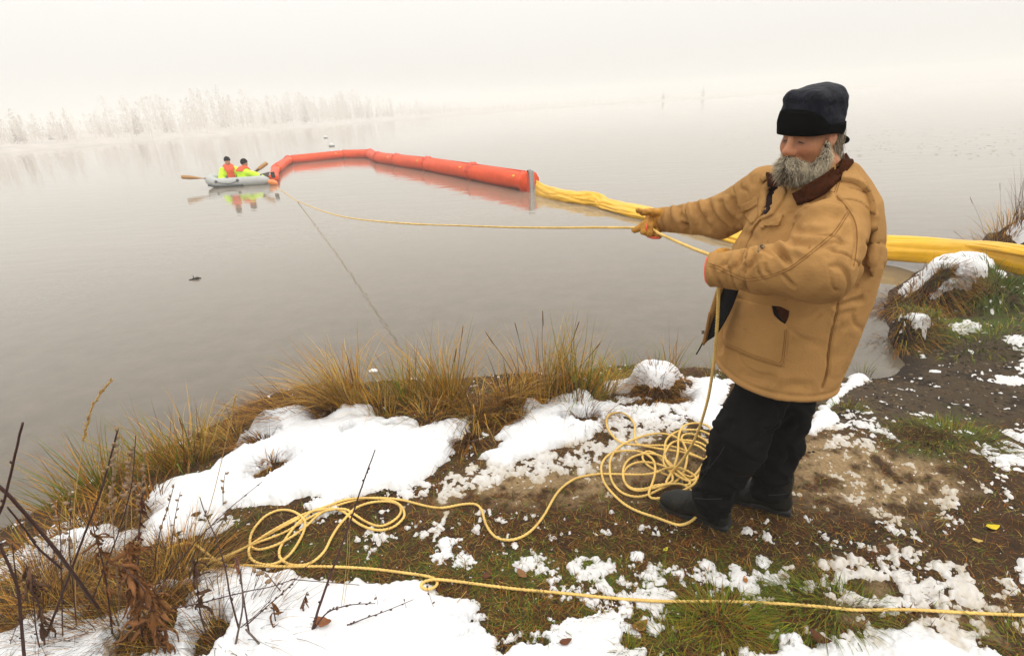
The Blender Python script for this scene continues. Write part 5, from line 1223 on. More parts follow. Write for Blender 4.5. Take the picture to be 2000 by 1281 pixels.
tw = gp(379, 546, 0.0); mb = MB(); mb.add(*tube(catmull([tw + [-.07, -.02, .0], tw + [0, 0, .012], tw + [.05, .02, .018], tw + [.09, .05, .005]], 4), [0.012] * 6 + [0.02] * 4 + [0.008] * 3, 6)); mb.add(*tube([tw + [0, 0, .02], tw + [-.03, .05, .06]], [0.01, 0.004], 5))
tag(mb.build("driftwood", mat("wet_wood", (0.02, 0.015, 0.012), rough=0.5)), "small dark twig drifting alone on the open water", "driftwood")
ice = gp(730, 725, 0.0); V, F = surface_nets(lambda p: ell(p, ice + [0, 0, .005], (0.05, 0.03, 0.018)), ice - .1, ice + .1, 0.008); tag(obj("ice_chunk", V + 0.006 * fbm(V * 40, 2)[:, None], F, snow_m, cols=np.full((len(V), 3), .85)), "small white lump of ice floating beside the shore grass", "ice")

# ================================================================== FAR SHORE
FS = np.array([(-260, -40), (-150, 20), (-81, 94), (-67, 123), (-57, 155), (-47, 197), (-34, 240), (-10, 300), (40, 380), (116, 432), (160, 452), (215, 462), (300, 470)], float)
FSc = catmull(FS, 8)
def inland(P, d):
    T = np.gradient(P, axis=0); T /= np.linalg.norm(T, axis=1)[:, None]; return P + np.stack([-T[:, 1], T[:, 0]], 1) * d
rows = []
for d, z in ((-1.5, -0.3), (0, 0.05), (2, 0.5), (8, 0.9), (30, 1.6), (90, 3.0)):
    q = inland(FSc, d); rows.append(np.column_stack([q, np.full(len(q), z) + 0.25 * fbm(np.column_stack([q * 0.2, np.zeros(len(q))]), 2) * (d > 0)]))
n = len(FSc); V = np.vstack(rows); F = [(a * n + i, a * n + i + 1, (a + 1) * n + i + 1, (a + 1) * n + i) for a in range(5) for i in range(n - 1)]
far_m = mat("fog_paled_marsh", (0.50, 0.46, 0.42), rough=0.95, var=0.2, vscale=0.25, stain=(0.66, 0.63, 0.60), sscale=0.12, sthr=0.60)  # shore ground paled: part of the fog is put into its colour
fsh = obj("far_shore", V, F, far_m, base=(0, 0, 0)); tag(fsh, kind="structure")
twig_m = mat("fog_paled_twigs", (0.67, 0.625, 0.58), rough=0.95)  # pale base colour stands in for thicker haze before the trees
def tree_pieces(mb, x, y, z, h, conif, n=120):
    mb.add(*tube([(x, y, z - .2), (x + rng.normal(0, .1), y, z + h * .55), (x + rng.normal(0, .2), y, z + h * .97)], [h * .016, h * .01, h * .002], 5, False))
    if conif:
        for k in range(n):
            t = rng.uniform(0.08, 1) ** 0.8; r = h * 0.17 * (1 - t) + 0.1; a = rng.uniform(0, 6.28); c = np.array([x, y, z + h * t]); o = np.array([math.cos(a), math.sin(a), -0.25]) * r * rng.uniform(.5, 1.1); s = np.array([-math.sin(a), math.cos(a), 0]) * r * .28
            mb.add([c, c + o - s, c + o * 1.15 - [0, 0, r * .15], c + o + s], [(0, 1, 2, 3)])
    else:
        for k in range(n):
            t = rng.uniform(0.2, 1); w = h * 0.34 * math.sin(math.pi * min(1, t * .85 + .12)); a = rng.uniform(0, 6.28); r = w * rng.uniform(.1, 1); c = np.array([x + r * math.cos(a), y + r * math.sin(a), z + h * t]); d = np.array([math.cos(a) * .4, math.sin(a) * .4, .9]) * h * rng.uniform(.02, .06)
            s = np.array([-math.sin(a), math.cos(a), rng.normal(0, .3)]) * h * rng.uniform(.006, .018); mb.add([c - s, c + d * .5 - s * .6, c + d, c + d * .5 + s, c + s * .8], [(0, 1, 2, 3, 4)])
mb = MB()
L = np.r_[0, np.cumsum(np.linalg.norm(np.diff(FSc, axis=0), axis=1))]
for k in range(1150):
    s = rng.uniform(L[0] + 40, np.interp(44, np.arange(len(FSc)), L) + 130); i = min(np.searchsorted(L, s), len(FSc) - 1); d = rng.uniform(5, 55); p = inland(FSc, d)[i] + rng.normal(0, 3, 2)
    dist = np.hypot(*p); env = 0.75 + 0.35 * math.sin(s * 0.021 + 1) + 0.2 * math.sin(s * .09)
    h = rng.uniform(4.5, 9.5) * env * (0.55 + 0.45 * min(1, d / 25)); tree_pieces(mb, p[0], p[1], 0.8, h, rng.uniform() < 0.12, 150)
for k in range(900):                                    # willow scrub along the water's edge
    s = rng.uniform(L[0] + 20, L[-1] * 0.8); i = min(np.searchsorted(L, s), len(FSc) - 1); p = inland(FSc, rng.uniform(2, 14))[i] + rng.normal(0, 2.5, 2); tree_pieces(mb, p[0], p[1], 0.4, rng.uniform(1.5, 4.5), False, 50)
tag(mb.build("far_woods", twig_m, smooth_=False, base=(-60, 160, 0)), "misty bare woods along the far shore", "woods", kind="stuff")
def spruce(px, py, dist, h, label):
    d = ray(px, py); d = d / np.hypot(d[0], d[1]); c = CC + d * dist; x, y = c[0], c[1]; e = empty("spruce_tree", (x, y, 0.3), label, "tree", "lone spruces in the fog")
    mb = MB(); mb.add(*tube([(x, y, 0.1), (x, y, h)], [h * .02, h * .003], 6)); mb.build("trunk", twig_m, e); mb = MB(); tree_pieces(mb, x, y, 0.4, h, True, 260); mb.build("crown", twig_m, e, False)
spruce(1295, 192, 330, 5.2, "darker lone spruce standing on the foggy point")
spruce(1373, 189, 380, 7.6, "taller fainter lone spruce farther along the foggy point")
mbs = MB()
for px in (1238, 1252, 1310, 1330, 1345, 1400, 1440):
    d = ray(px, 195); d = d / np.hypot(d[0], d[1]); c = CC + d * 330
    for k in range(3): tree_pieces(mbs, c[0] + rng.normal(0, 2.5), c[1] + rng.normal(0, 2), 0.2, rng.uniform(1.2, 3), False, 30)
tag(mbs.build("far_scrub", twig_m, smooth_=False), "low scrub on the foggy point beside the lone spruces", "scrub", kind="stuff")
spit = inland(FSc, 0)
d0 = [ray(p, 197) for p in (1000, 1100, 1200, 1300, 1420, 1520)]; sp = np.array([(CC + d / np.hypot(d[0], d[1]) * r)[:2] for d, r in zip(d0, (330, 328, 328, 330, 350, 390))])
spc = catmull(sp, 5); V = np.vstack([np.column_stack([inland(spc, o), np.full(len(spc), z)]) for o, z in ((-6, -.2), (-3, .25), (0, .5), (6, .35), (12, -.2))]); n = len(spc)
tag(obj("far_point", V, [(a * n + i, a * n + i + 1, (a + 1) * n + i + 1, (a + 1) * n + i) for a in range(4) for i in range(n - 1)], far_m), kind="structure")
# specks of drifting leaves far out
mb = MB()
for k in range(230):
    px = rng.uniform(1560, 2050); py = 255 + (px - 1560) * 0.0 + rng.choice([0, 12, 30, 46]) + rng.normal(0, 5); c = gp(px, py, 0.004); w = rng.uniform(.03, .09); mb.add([c + [-w, 0, 0], c + [0, -w * .5, 0], c + [w, 0, 0.01], c + [0, w * .6, 0]], [(0, 1, 2, 3)])
for k in range(60):
    c = gp(rng.uniform(1380, 1520), 260 + rng.normal(0, 14), 0.004); w = rng.uniform(.03, .07); mb.add([c + [-w, 0, 0], c + [0, -w * .5, 0], c + [w, 0, 0.01], c + [0, w * .6, 0]], [(0, 1, 2, 3)])
tag(mb.build("drifting_leaves", mat("brown_leaf_specks", (0.30, 0.25, 0.18), rough=0.8), smooth_=False), "brown leaf specks drifting in lines far out on the lake", "leaves", kind="stuff")

# ================================================================== GRASS AND WEEDS
grass_m = mat("dry_grass", (0, 0, 0), rough=0.7, attr=True, var=0.2, vscale=30, spec=0.25)
GOLD = np.array([0.42, 0.205, 0.018]); OCHRE = np.array([0.25, 0.098, 0.011]); BROWN = np.array([0.088, 0.036, 0.008]); GREEN = np.array([0.090, 0.130, 0.006]); OLIVE = np.array([0.20, 0.155, 0.010]); STRAW = np.array([0.52, 0.33, 0.09])
def blades(base, tip_dir, length, width, droop, cols_, seg=5, jit=0.0):
    """many grass blades at once: narrow bent ribbons with a folded midrib"""
    n = len(base); ts = np.linspace(0, 1, seg + 1); d = tip_dir / np.linalg.norm(tip_dir, axis=1)[:, None]
    hor = d * [1, 1, 0]; hn = np.linalg.norm(hor, axis=1)[:, None]; hor = np.where(hn > 1e-3, hor / (hn + 1e-9), [[1.0, 0, 0]])
    side = np.stack([-hor[:, 1], hor[:, 0], np.zeros(n)], 1); V = np.zeros((n, seg + 1, 2, 3)); wob = rng.normal(0, 1, (n, 3)) * jit
    for i, t in enumerate(ts):
        c = base + length[:, None] * (d * t + droop[:, None] * (hor * 0.55 - [0, 0, 0.85]) * t ** 2.2 * 0.8 + wob * math.sin(t * 3.1))
        w = width[:, None] * (1 - t ** 1.6) + 0.0002
        V[:, i, 0] = c - side * w / 2; V[:, i, 1] = c + side * w / 2
    b = (np.arange(n) * (seg + 1) * 2)[:, None]; i = np.arange(seg)[None]
    F = np.stack([b + i * 2, b + i * 2 + 1, b + i * 2 + 3, b + i * 2 + 2], -1).reshape(-1, 4)
    C = np.repeat(cols_, (seg + 1) * 2, axis=0); sh = np.tile(np.repeat(0.75 + 0.35 * ts, 2), n)[:, None]
    return V.reshape(-1, 3), F, C
def pick(pal, n, spread=0.25):
    pal = np.array(pal); c = pal[rng.randint(0, len(pal), n)]; return c * (1 + rng.normal(0, spread, (n, 1))).clip(.4, 1.7)
K_H = 1.0
def tussock(name, px, py, n, hgt, rad, lean, pal, label, cat="grass clump", droop=0.5, splay=0.45, width=0.0045, group="grass clumps along the water's edge", seed_heads=0, z=None, w2=1.0):
    K_H = 1.33 if name == 'sedge_clump' else 1.0; n = int(n * (0.8 if name == 'sedge_clump' else 1.0)); width = width * (1.45 if name == 'sedge_clump' else 1.25)
    c = TP([(px, py)])[0]
    a = rng.uniform(0, 6.28, n); r = rad * np.sqrt(rng.uniform(0, 1, n)); b = np.stack([c[0] + r * np.cos(a) * w2, c[1] + r * np.sin(a) * 0.8, np.zeros(n)], 1); b[:, 2] = np.maximum(height(b[:, 0], b[:, 1]), -0.05) - 0.01
    if z is not None: b[:, 2] += z
    out = np.stack([np.cos(a) * r / rad * splay, np.sin(a) * r / rad * splay, np.ones(n)], 1) + np.array([*lean, 0]) + rng.normal(0, 0.16, (n, 3))
    ln = hgt * K_H * rng.uniform(0.30, 1.1, n) ** 0.9; dr = droop * rng.uniform(0.1, 1.3, n)
    V, F, C = blades(b, out, ln, width * rng.uniform(.5, 1.2, n), dr, pick(pal, n), 6, 0.03)
    root = empty(name, (c[0], c[1], float(b[:, 2].min())), label, cat, group); obj("leaf_blades", V, F, grass_m, root, False, C)
    if seed_heads:
        mb = MB()
        for k in range(seed_heads):
            i = rng.randint(n); p = b[i]; d = out[i] / np.linalg.norm(out[i]); q = p + d * hgt * rng.uniform(.95, 1.25); m_ = (p + q) / 2 + rng.normal(0, .012, 3); mb.add(*tube(catmull([p, m_, q], 3), [0.0014] * 7, 4), BROWN * 0.7)
            mb.add(*tube(catmull([q - d * .10, q - d * .05, q, q + d * .015], 2), [.001, .0022, .0030, .0034, .0030, .0022, .0008], 5), OCHRE * rng.uniform(.4, .9))
        so = mb.build("seed_stalks", grass_m, root); so["kind"] = "stuff"
    return root
gold = [GOLD, GOLD * 1.1, OCHRE, STRAW * .9, STRAW * .8, OLIVE]; goldg = [GOLD, OLIVE, OLIVE, GREEN * 1.3, OCHRE]; brn = [BROWN, OCHRE, OCHRE * .7, BROWN * .6, GOLD * .8]
tussock("sedge_clump", 672, 788, 420, 0.50, 0.13, (-0.30, 0), gold, "thick golden sedge leaning left over the snow mound's left end", droop=0.6)
tussock("sedge_clump", 600, 800, 300, 0.34, 0.20, (-0.9, .1), brn + [GOLD], "low brown sedge combed flat to the left above the water", droop=0.9, w2=1.4)
tussock("sedge_clump", 505, 815, 220, 0.26, 0.16, (-1.0, 0), brn, "short dark brown sedge hanging off the bank's left corner", droop=1.1)
tussock("sedge_clump", 795, 800, 260, 0.46, 0.11, (-0.10, 0), goldg, "upright yellow green sedge left of the tallest clump", droop=0.35)
tussock("sedge_clump", 872, 800, 460, 0.58, 0.12, (0.0, 0), gold + [OLIVE], "tallest golden sedge clump at the middle of the shore", droop=0.45, seed_heads=2)
tussock("sedge_clump", 945, 815, 320, 0.40, 0.16, (0.25, -.1), gold + [BROWN], "tangled golden sedge drooping right of the tallest clump", droop=1.0, splay=0.8)
tussock("sedge_clump", 1062, 775, 300, 0.50, 0.15, (0.0, 0), gold, "golden sedge with dark seed stalks behind the snow ridge", droop=0.4, seed_heads=5)
tussock("sedge_clump", 1130, 765, 240, 0.42, 0.14, (0.10, 0), goldg, "greenish sedge with thin bent tips behind the snow ridge", droop=0.5)
tussock("sedge_clump", 1205, 745, 220, 0.30, 0.13, (-0.35, 0), goldg + [GREEN * 1.5], "short green sedge arching beside the snow cap", droop=0.9, splay=.8)
tussock("sedge_clump", 1310, 722, 60, 0.32, 0.10, (0.05, 0), goldg, "thin sparse sedge rising just behind the snow cap", droop=0.4)
tussock("sedge_clump", 1405, 735, 50, 0.22, 0.12, (0, 0), goldg, "few short blades behind the hanging rope", droop=0.5)
tussock("sedge_clump", 1688, 728, 40, 0.17, 0.05, (0.0, 0), [GREEN * 1.4, OLIVE], "small green sprout of grass in the water behind the coat", droop=0.3)
tussock("sedge_clump", 370, 905, 260, 0.44, 0.17, (0.05, 0), goldg + gold, "golden green sedge in front of the water at the left bend", droop=0.6, seed_heads=1)
tussock("sedge_clump", 305, 925, 170, 0.42, 0.13, (-0.25, 0), goldg, "loose sedge leaning out left of the bend", droop=0.5)
tussock("sedge_clump", 205, 975, 240, 0.44, 0.10, (-0.12, 0), goldg + [GREEN], "narrow olive sedge tuft by the dark weed stems", droop=0.4)
tussock("sedge_clump", 128, 990, 90, 0.36, 0.12, (-0.3, 0), goldg, "thin sedge fan at the far left waterline", droop=0.5)
tussock("sedge_clump", 60, 1075, 260, 0.20, 0.28, (-0.5, 0), brn + [OLIVE], "matted brown grass at the left edge of the bank", droop=1.0, splay=1.0, w2=1.5)
tussock("sedge_clump", 268, 1000, 170, 0.25, 0.16, (-0.2, 0), brn, "dry brown grass behind the leafy dead weed", droop=0.8)
tussock("sedge_clump", 735, 800, 200, 0.30, 0.13, (-0.2, 0), gold, "short golden sedge filling the gap right of the leftmost thick clump", droop=0.7)
tussock("sedge_clump", 838, 815, 220, 0.24, 0.14, (0.0, -.1), gold + brn, "low golden brown sedge at the foot of the tallest clump", droop=0.9, splay=.8)
tussock("sedge_clump", 1000, 790, 240, 0.34, 0.14, (0.1, 0), gold + brn, "rusty sedge between the tangled clump and the dark seed stalks", droop=0.8)
tussock("sedge_clump", 1170, 770, 180, 0.28, 0.13, (0.0, 0), gold + [OLIVE], "low golden sedge left of the snow cap", droop=0.8)
tussock("sedge_clump", 435, 870, 240, 0.26, 0.15, (-0.5, 0), gold + brn, "golden brown sedge hanging over the water at the left bend", droop=0.9)
tussock("sedge_clump", 560, 805, 220, 0.22, 0.15, (-0.7, 0), brn + [GOLD], "flattened rusty sedge on the bank's left shoulder", droop=1.0)
TG = "grass tufts showing through the snow"
tussock("grass_tuft", 1285, 770, 620, 0.24, 0.17, (0.0, -0.35), brn, "round brown tussock bowed under the snow cap", droop=1.5, splay=1.0, group=TG, width=.004)
tussock("grass_tuft", 1145, 822, 260, 0.22, 0.13, (0.10, -0.5), brn, "ragged brown tuft below the right snow ridge", droop=1.4, splay=.9, group=TG)
tussock("grass_tuft", 1010, 805, 420, 0.34, 0.15, (-0.85, -0.30), brn + [OCHRE], "long brown grass sweeping down between the two snow mounds", droop=1.3, splay=.5, group=TG)
tussock("grass_tuft", 918, 862, 160, 0.24, 0.06, (-0.12, -0.7), brn, "narrow brown wisp in the gap between the snow mounds", droop=1.2, group=TG)
tussock("grass_tuft", 530, 912, 200, 0.17, 0.07, (0.05, -0.5), brn, "dark tuft poking out of the snow above the left slope", droop=1.2, splay=.9, group=TG)
tussock("grass_tuft", 500, 868, 240, 0.20, 0.10, (-0.5, -0.3), brn, "brown tuft at the upper left rim of the snow mound", droop=1.2, splay=.9, group=TG)
tussock("grass_tuft", 640, 808, 120, 0.20, 0.08, (-0.6, -0.1), brn, "flat strands lying across the top of the snow mound", droop=1.1, group=TG)
tussock("grass_tuft", 757, 842, 40, 0.10, 0.03, (0.2, -0.2), [GREEN, OLIVE, BROWN], "tiny green tuft in a hole of the snow mound", droop=0.8, group=TG)
tussock("grass_tuft", 1090, 800, 90, 0.22, 0.06, (-0.5, -0.4), [STRAW, GOLD, OCHRE], "few straw blades lying over the right snow ridge", droop=0.9, group=TG)
tussock("grass_tuft", 1405, 1212, 800, 0.125, 0.14, (0.0, -0.1), [GREEN * 1.3, OLIVE, OLIVE, GREEN, OCHRE * .8], "big olive green tuft just below the stretched rope", droop=1.0, splay=1.2, group=TG, width=.0028)
tussock("grass_tuft", 1600, 1190, 700, 0.13, 0.17, (-0.4, -0.2), [GREEN * 1.2, OLIVE, GREEN * .8], "dark green tuft lying flat under the stretched rope", droop=1.2, splay=.9, group=TG, width=.0028, w2=1.4)
tussock("grass_tuft", 1330, 1265, 260, 0.12, 0.14, (0.0, -0.2), [OLIVE, BROWN, GREEN], "small faded tuft below the big olive one", droop=1.0, splay=1.1, group=TG, width=.0028)
tussock("grass_tuft", 1235, 1275, 90, 0.10, 0.05, (0.05, -0.1), [GREEN, OLIVE], "small green sprig at the bottom edge of the picture", droop=.7, group=TG, width=.0028)
tussock("grass_tuft", 1040, 1215, 420, 0.07, 0.16, (0, 0), [BROWN, OLIVE * .7, GREEN * .7], "dark mossy patch in the snow below the rope loop", droop=1.0, splay=1.2, group=TG, width=.003, w2=1.3)
tussock("grass_tuft", 1985, 1260, 200, 0.10, 0.12, (0, 0), [GREEN, OLIVE], "green tuft at the bottom right corner", droop=1.0, splay=1.1, group=TG, width=.003)
TR = "grass tussocks on the right bank"
tussock("grass_tussock", 1790, 590, 900, 0.36, 0.42, (-0.25, -0.5), brn + [OCHRE], "large shaggy brown tussock capped with snow below the yellow boom", droop=1.7, splay=1.1, group=TR, width=.006)
tussock("grass_tussock", 1845, 560, 420, 0.32, 0.22, (-0.1, -0.6), brn + [OLIVE], "brown mane of grass falling from the middle of the snowy tussock", droop=1.6, splay=.8, group=TR, width=.006)
tussock("grass_tussock", 1765, 650, 520, 0.26, 0.25, (-0.25, -0.5), brn + [OLIVE], "smaller brown tussock with thin snow at the bay's edge", droop=1.6, splay=1.1, group=TR, width=.005)
tussock("grass_tussock", 1960, 560, 900, 0.22, 0.55, (0.0, -0.25), [GREEN * 1.1, GREEN * .8, OLIVE * .7, np.array([.03, .07, .008])], "lush green grass on the right flank of the snowy tussock", droop=1.2, splay=1.0, group=TR, width=.006)
tussock("grass_tussock", 1950, 508, 260, 0.16, 0.30, (0, -.1), [GREEN * 1.3, np.array([.04, .09, .008]), OLIVE], "bright green grass on top of the snowy tussock by the boom", droop=.8, splay=1.0, group=TR, width=.006)
tussock("grass_tussock", 1835, 625, 420, 0.17, 0.32, (0, -.1), [GREEN * 1.3, OLIVE, GREEN], "green grass behind the smaller tussock", droop=1.0, splay=1.0, group=TR, width=.005)
tussock("grass_tussock", 1930, 670, 520, 0.15, 0.40, (0, -.1), [GREEN * 1.2, OLIVE, GREEN * .8], "green strip of grass running to the right edge", droop=1.1, splay=1.0, group=TR, width=.005, w2=1.5)
tussock("grass_tussock", 1855, 850, 700, 0.12, 0.28, (0, -.1), [GREEN, GREEN * .7, OLIVE * .8, BROWN], "dark green tuft standing alone on the muddy track", droop=1.1, splay=1.1, group=TR, width=.004, w2=1.3)
tussock("grass_tussock", 1650, 800, 160, 0.12, 0.12, (0, 0), [GREEN * 1.2, OLIVE, BROWN], "small green tuft beside the snow behind the coat", droop=.9, splay=1.0, group=TR, width=.004)
tussock("grass_tussock", 1945, 465, 240, 0.62, 0.28, (-0.35, 0), [OCHRE, STRAW * .8, GOLD], "tall dry grass waving beside the snow mound at the right edge", droop=0.8, splay=.9, group=TR, width=.007, seed_heads=6)
tussock("grass_tussock", 1998, 440, 60, 1.0, 0.10, (-0.05, 0), [BROWN, OCHRE], "very tall brown stalks at the right edge of the picture", droop=0.25, splay=.3, group=TR, width=.007, seed_heads=6)

# short trodden turf, thinning where there is snow, slush or mud
def turf(n, r0, r1, a0, a1):
    r = np.exp(rng.uniform(math.log(r0), math.log(r1), n)); a = np.radians(rng.uniform(a0, a1, n)); x = r * np.sin(a); y = r * np.cos(a)
    k = (snow_at(x, y) < rng.uniform(-0.002, 0.020, n)) & (gcol_at(GS, x, y) > 0.06); g = gcol_at(W_sl, x, y); m = gcol_at(R_mud, x, y); k &= rng.uniform(0, 1, n) > np.maximum(g * 1.15, m * 0.93)
    return x[k], y[k]
x, y = turf(140000, 1.35, 5.2, -52, 62); n = len(x)
mo = gcol_at(R_moss, x, y) * smooth(-0.3, 0.3, gcol_at(N1, x, y) + .3 * gcol_at(N0, x, y)); isg = rng.uniform(0, 1, n) < 0.18 + 0.75 * mo
cols_ = np.where(isg[:, None], pick([GREEN * 1.1, OLIVE * .8, GREEN * 1.5, OLIVE * .6, GREEN * .7], n), pick([BROWN, BROWN * .6, OCHRE * .8, BROWN * 1.3 * [1.1, .75, .6], OCHRE, STRAW * .6], n))
b = np.stack([x, y, height(x, y) - 0.003], 1); ta = rng.uniform(0, 6.28, n); up_ = rng.uniform(0.12, 0.9, n)
V, F, C = blades(b, np.stack([np.cos(ta), np.sin(ta), up_], 1), rng.uniform(0.018, 0.065, n), rng.uniform(.0014, .0036, n), rng.uniform(0, .9, n), cols_, 3)
tf = obj("turf_grass", V, F, grass_m, None, False, C, base=(0, 0, 0)); tag(tf, "short brown and green trodden grass on the path", "grass", kind="stuff")
# gravel and crumbs of soil
mb_V, mb_F, mb_C = [], [], []; ico = bmesh.new(); bmesh.ops.create_icosphere(ico, subdivisions=1, radius=1); IV = np.array([v.co[:] for v in ico.verts]); IF = np.array([[v.index for v in f.verts] for f in ico.faces]); ico.free()
def pebbles(name, x, y, s, cols_, m, label, cat, flat=0.6):
    n = len(x); z = top_z(x, y); k = IV[None] * (1 + 0.25 * rng.normal(0, 1, (n, len(IV), 1)).clip(-1, 1)) * (s[:, None, None] * np.array([1, 1, flat])); V = k + np.stack([x, y, z], 1)[:, None]
    F = (np.arange(n) * len(IV))[:, None, None] + IF[None]; o = obj(name, V.reshape(-1, 3), F.reshape(-1, 3), m, None, False, np.repeat(cols_, len(IV), axis=0), base=(0, 0, 0)); tag(o, label, cat, kind="stuff")
r = np.exp(rng.uniform(math.log(1.4), math.log(8), 26000)); a = np.radians(rng.uniform(-45, 62, 26000)); x = r * np.sin(a); y = r * np.cos(a)
k = (rng.uniform(0, 1, len(x)) < 0.04 + 0.9 * gcol_at(R_mud, x, y)) & (snow_at(x, y) < 0) & (gcol_at(GS, x, y) > -0.05); x, y = x[k], y[k]
pebbles("gravel", x, y, rng.uniform(.003, .010, len(x)) * (0.5 + 0.25 * np.hypot(x, y)), pick([[.085, .055, .028], [.05, .032, .016], [.13, .095, .055], [.03, .019, .009]], len(x)), grass_m, "dark gravel and crumbs of soil on the muddy track", "gravel")
r = np.exp(rng.uniform(math.log(1.4), math.log(6), 9000)); a = np.radians(rng.uniform(-45, 50, 9000)); x = r * np.sin(a); y = r * np.cos(a); sn = gcol_at(SNOW, x, y)
k = (sn < 0.006) & (sn > -0.012) & (rng.uniform(0, 1, len(x)) < 0.22) & (gcol_at(GS, x, y) > 0.1); x, y = x[k], y[k]; 
pebbles("snow_crumbs", x, y, 0.002 + 0.007 * rng.uniform(0, 1, len(x)) ** 3, np.full((len(x), 3), .84) * rng.uniform(.85, 1, (len(x), 1)), snow_m, "small crumbs of snow scattered round the patches", "snow", 0.45)

# fallen leaves
def fallen(px, py, L, ang, c, label, curl=0.35):
    p = TP([(px, py)])[0]; p[2] = top_z([p[0]], [p[1]])[0] + 0.006; d = np.array([math.cos(ang), math.sin(ang), 0]); s = np.array([-d[1], d[0], 0]); V = []
    for t in np.linspace(0, 1, 9):
        w = L * 0.26 * math.sin(math.pi * t ** 0.8) ** 0.8 + 0.0006; z = curl * L * (t - .5) ** 2 * 2
        for k in (-1, 0, 1): V.append(p + d * (t - .5) * L + s * k * w * (1 + .1 * math.sin(t * 17 + k)) + [0, 0, z + abs(k) * w * curl * .8])
    V = np.array(V); F = [(3 * i + k, 3 * i + k + 1, 3 * i + 4 + k, 3 * i + 3 + k) for i in range(8) for k in (0, 1)]; V2 = V + [0, 0, -.0008]; n = len(V)
    F = F + [tuple(x + n for x in f[::-1]) for f in F]; root = empty("fallen_leaf", p, label, "leaf", "fallen leaves on the bank")
    obj("leaf_blade", np.vstack([V, V2]), F, grass_m, root, True, np.tile(np.array(c) * 1.0, (2 * n, 1))); obj("leaf_stem", *tube([p - d * L * .5 + [0, 0, curl * L * .5], p - d * L * .75 + [0, 0, curl * L * .5]], [.001, .0007], 4), grass_m, root, True, np.tile(np.array(c) * .6, (8, 1)))
fallen(1938, 1032, 0.062, 0.05, (0.62, 0.46, 0.02), "bright yellow leaf lying on dark turf at the right")
fallen(1908, 1058, 0.040, -0.4, (0.55, 0.38, 0.10), "small pale yellow leaf below the bright yellow one")
fallen(1250, 1228, 0.075, 0.5, (0.24, 0.12, 0.02), "curled ochre leaf on snow left of the big olive tuft", 0.6)
fallen(1600, 1258, 0.075, -0.8, (0.10, 0.032, 0.010), "dark red brown leaf standing in the snow at the bottom right", 0.9)
fallen(952, 1125, 0.06, 1.0, (0.10, 0.03, 0.012), "dark red leaf in the moss above the stretched rope")
fallen(1020, 1124, 0.06, -0.9, (0.22, 0.10, 0.04), "light brown leaf in the moss above the stretched rope")
fallen(1455, 1136, 0.035, 1.3, (0.35, 0.13, 0.025), "small orange leaf on snow above the stretched rope")
fallen(1105, 1262, 0.05, 0.3, (0.12, 0.04, 0.015), "brown leaf at the bottom edge of the snow")
fallen(1300, 1075, 0.032, 0.7, (0.45, 0.40, 0.03), "tiny yellow green leaf in the brown turf before the boots")
fallen(640, 1248, 0.075, -0.25, (0.26, 0.10, 0.04), "long curled brown leaf on snow by the bare twigs", 0.7)

# weeds and bare twigs in the left foreground
bark_m = mat("red_brown_twig", (0.060, 0.022, 0.016), rough=0.6, var=0.3, vscale=30); greyb_m = mat("grey_twig", (0.13, 0.095, 0.075), rough=0.7, var=0.3, vscale=30)
pod_m = mat("dry_seed_pod", (0.26, 0.165, 0.09), rough=0.8, var=0.35, vscale=60); leaf_m = mat("dead_leaf", (0.20, 0.074, 0.014), rough=0.75, var=0.45, vscale=20, bump=0.4, bscale=40); straw_m = mat("straw_stem", (0.45, 0.27, 0.07), rough=0.7)
def wpath(pts):                                         # picture points with the distance y in metres
    return catmull(np.array([aty(a, b, y) for a, b, y in pts]), 6)
def stem_obj(P, r0, r1, m, parent, name="stem", buds=0):
    if name == "stem":                                  # carry the lower end down into the ground
        lo = P[0] if P[0][2] < P[-1][2] else P[-1]; nx = P[1] if P[0][2] < P[-1][2] else P[-2]; gz = float(height([lo[0]], [lo[1]])[0]); gap = lo[2] - gz + .01
        if gap > 0.01:
            dd = (lo - nx) / (np.linalg.norm(lo - nx) + 1e-9); dd[2] = min(dd[2], -0.45); ext = [lo + dd * (gap / -dd[2]) * t for t in (.33, .66, 1.0)]
            P = np.vstack([ext[::-1], P]) if P[0][2] < P[-1][2] else np.vstack([P, ext])
    P = resample(P, 0.012); P = P + 0.0012 * np.stack([pn(P * 25 + k * 9) for k in range(3)], 1); o = obj(name, *tube(P, np.linspace(r0, r1, len(P)), 7), m, parent)
    if buds:
        T = np.gradient(P, axis=0); mb = MB()
        for k in range(buds):
            i = rng.randint(int(len(P) * .15), len(P) - 1); t = T[i] / np.linalg.norm(T[i]); s = rng.normal(0, 1, 3); s -= t * (s @ t); s /= np.linalg.norm(s); rr_ = r0 + (r1 - r0) * i / len(P)
            mb.add(*tube([P[i] + s * rr_ * .5, P[i] + s * (rr_ + .003) + t * .004, P[i] + s * (rr_ + .003) + t * .010], [.0028, .0030, .0006], 5))
        bo = mb.build("buds", m, o); bo["kind"] = "stuff"
    return o
def pods(P, n, size, parent, m=None, t0=0.35, t1=1.0, off=0.006):
    d = np.r_[0, np.cumsum(np.linalg.norm(np.diff(P, axis=0), axis=1))]; L = d[-1]
    for k in range(n):
        s = L * (t0 + (t1 - t0) * (k + rng.uniform(.1, .9)) / n); c = np.array([np.interp(s, d, P[:, j]) for j in range(3)]); a = rng.normal(0, 1, 3); a[2] = abs(a[2]) * .6 + .5; a /= np.linalg.norm(a); c = c + a * [1, 1, .3] * off; q = size * rng.uniform(.6, 1.15)
        obj("seed_pod", *lathe([(q * .08, -q * .3), (q * .36, 0), (q * .48, q * .45), (q * .34, q * .85), (q * .20, q * 1.05), (q * .26, q * 1.15)], c, a, 7), m or pod_m, parent)
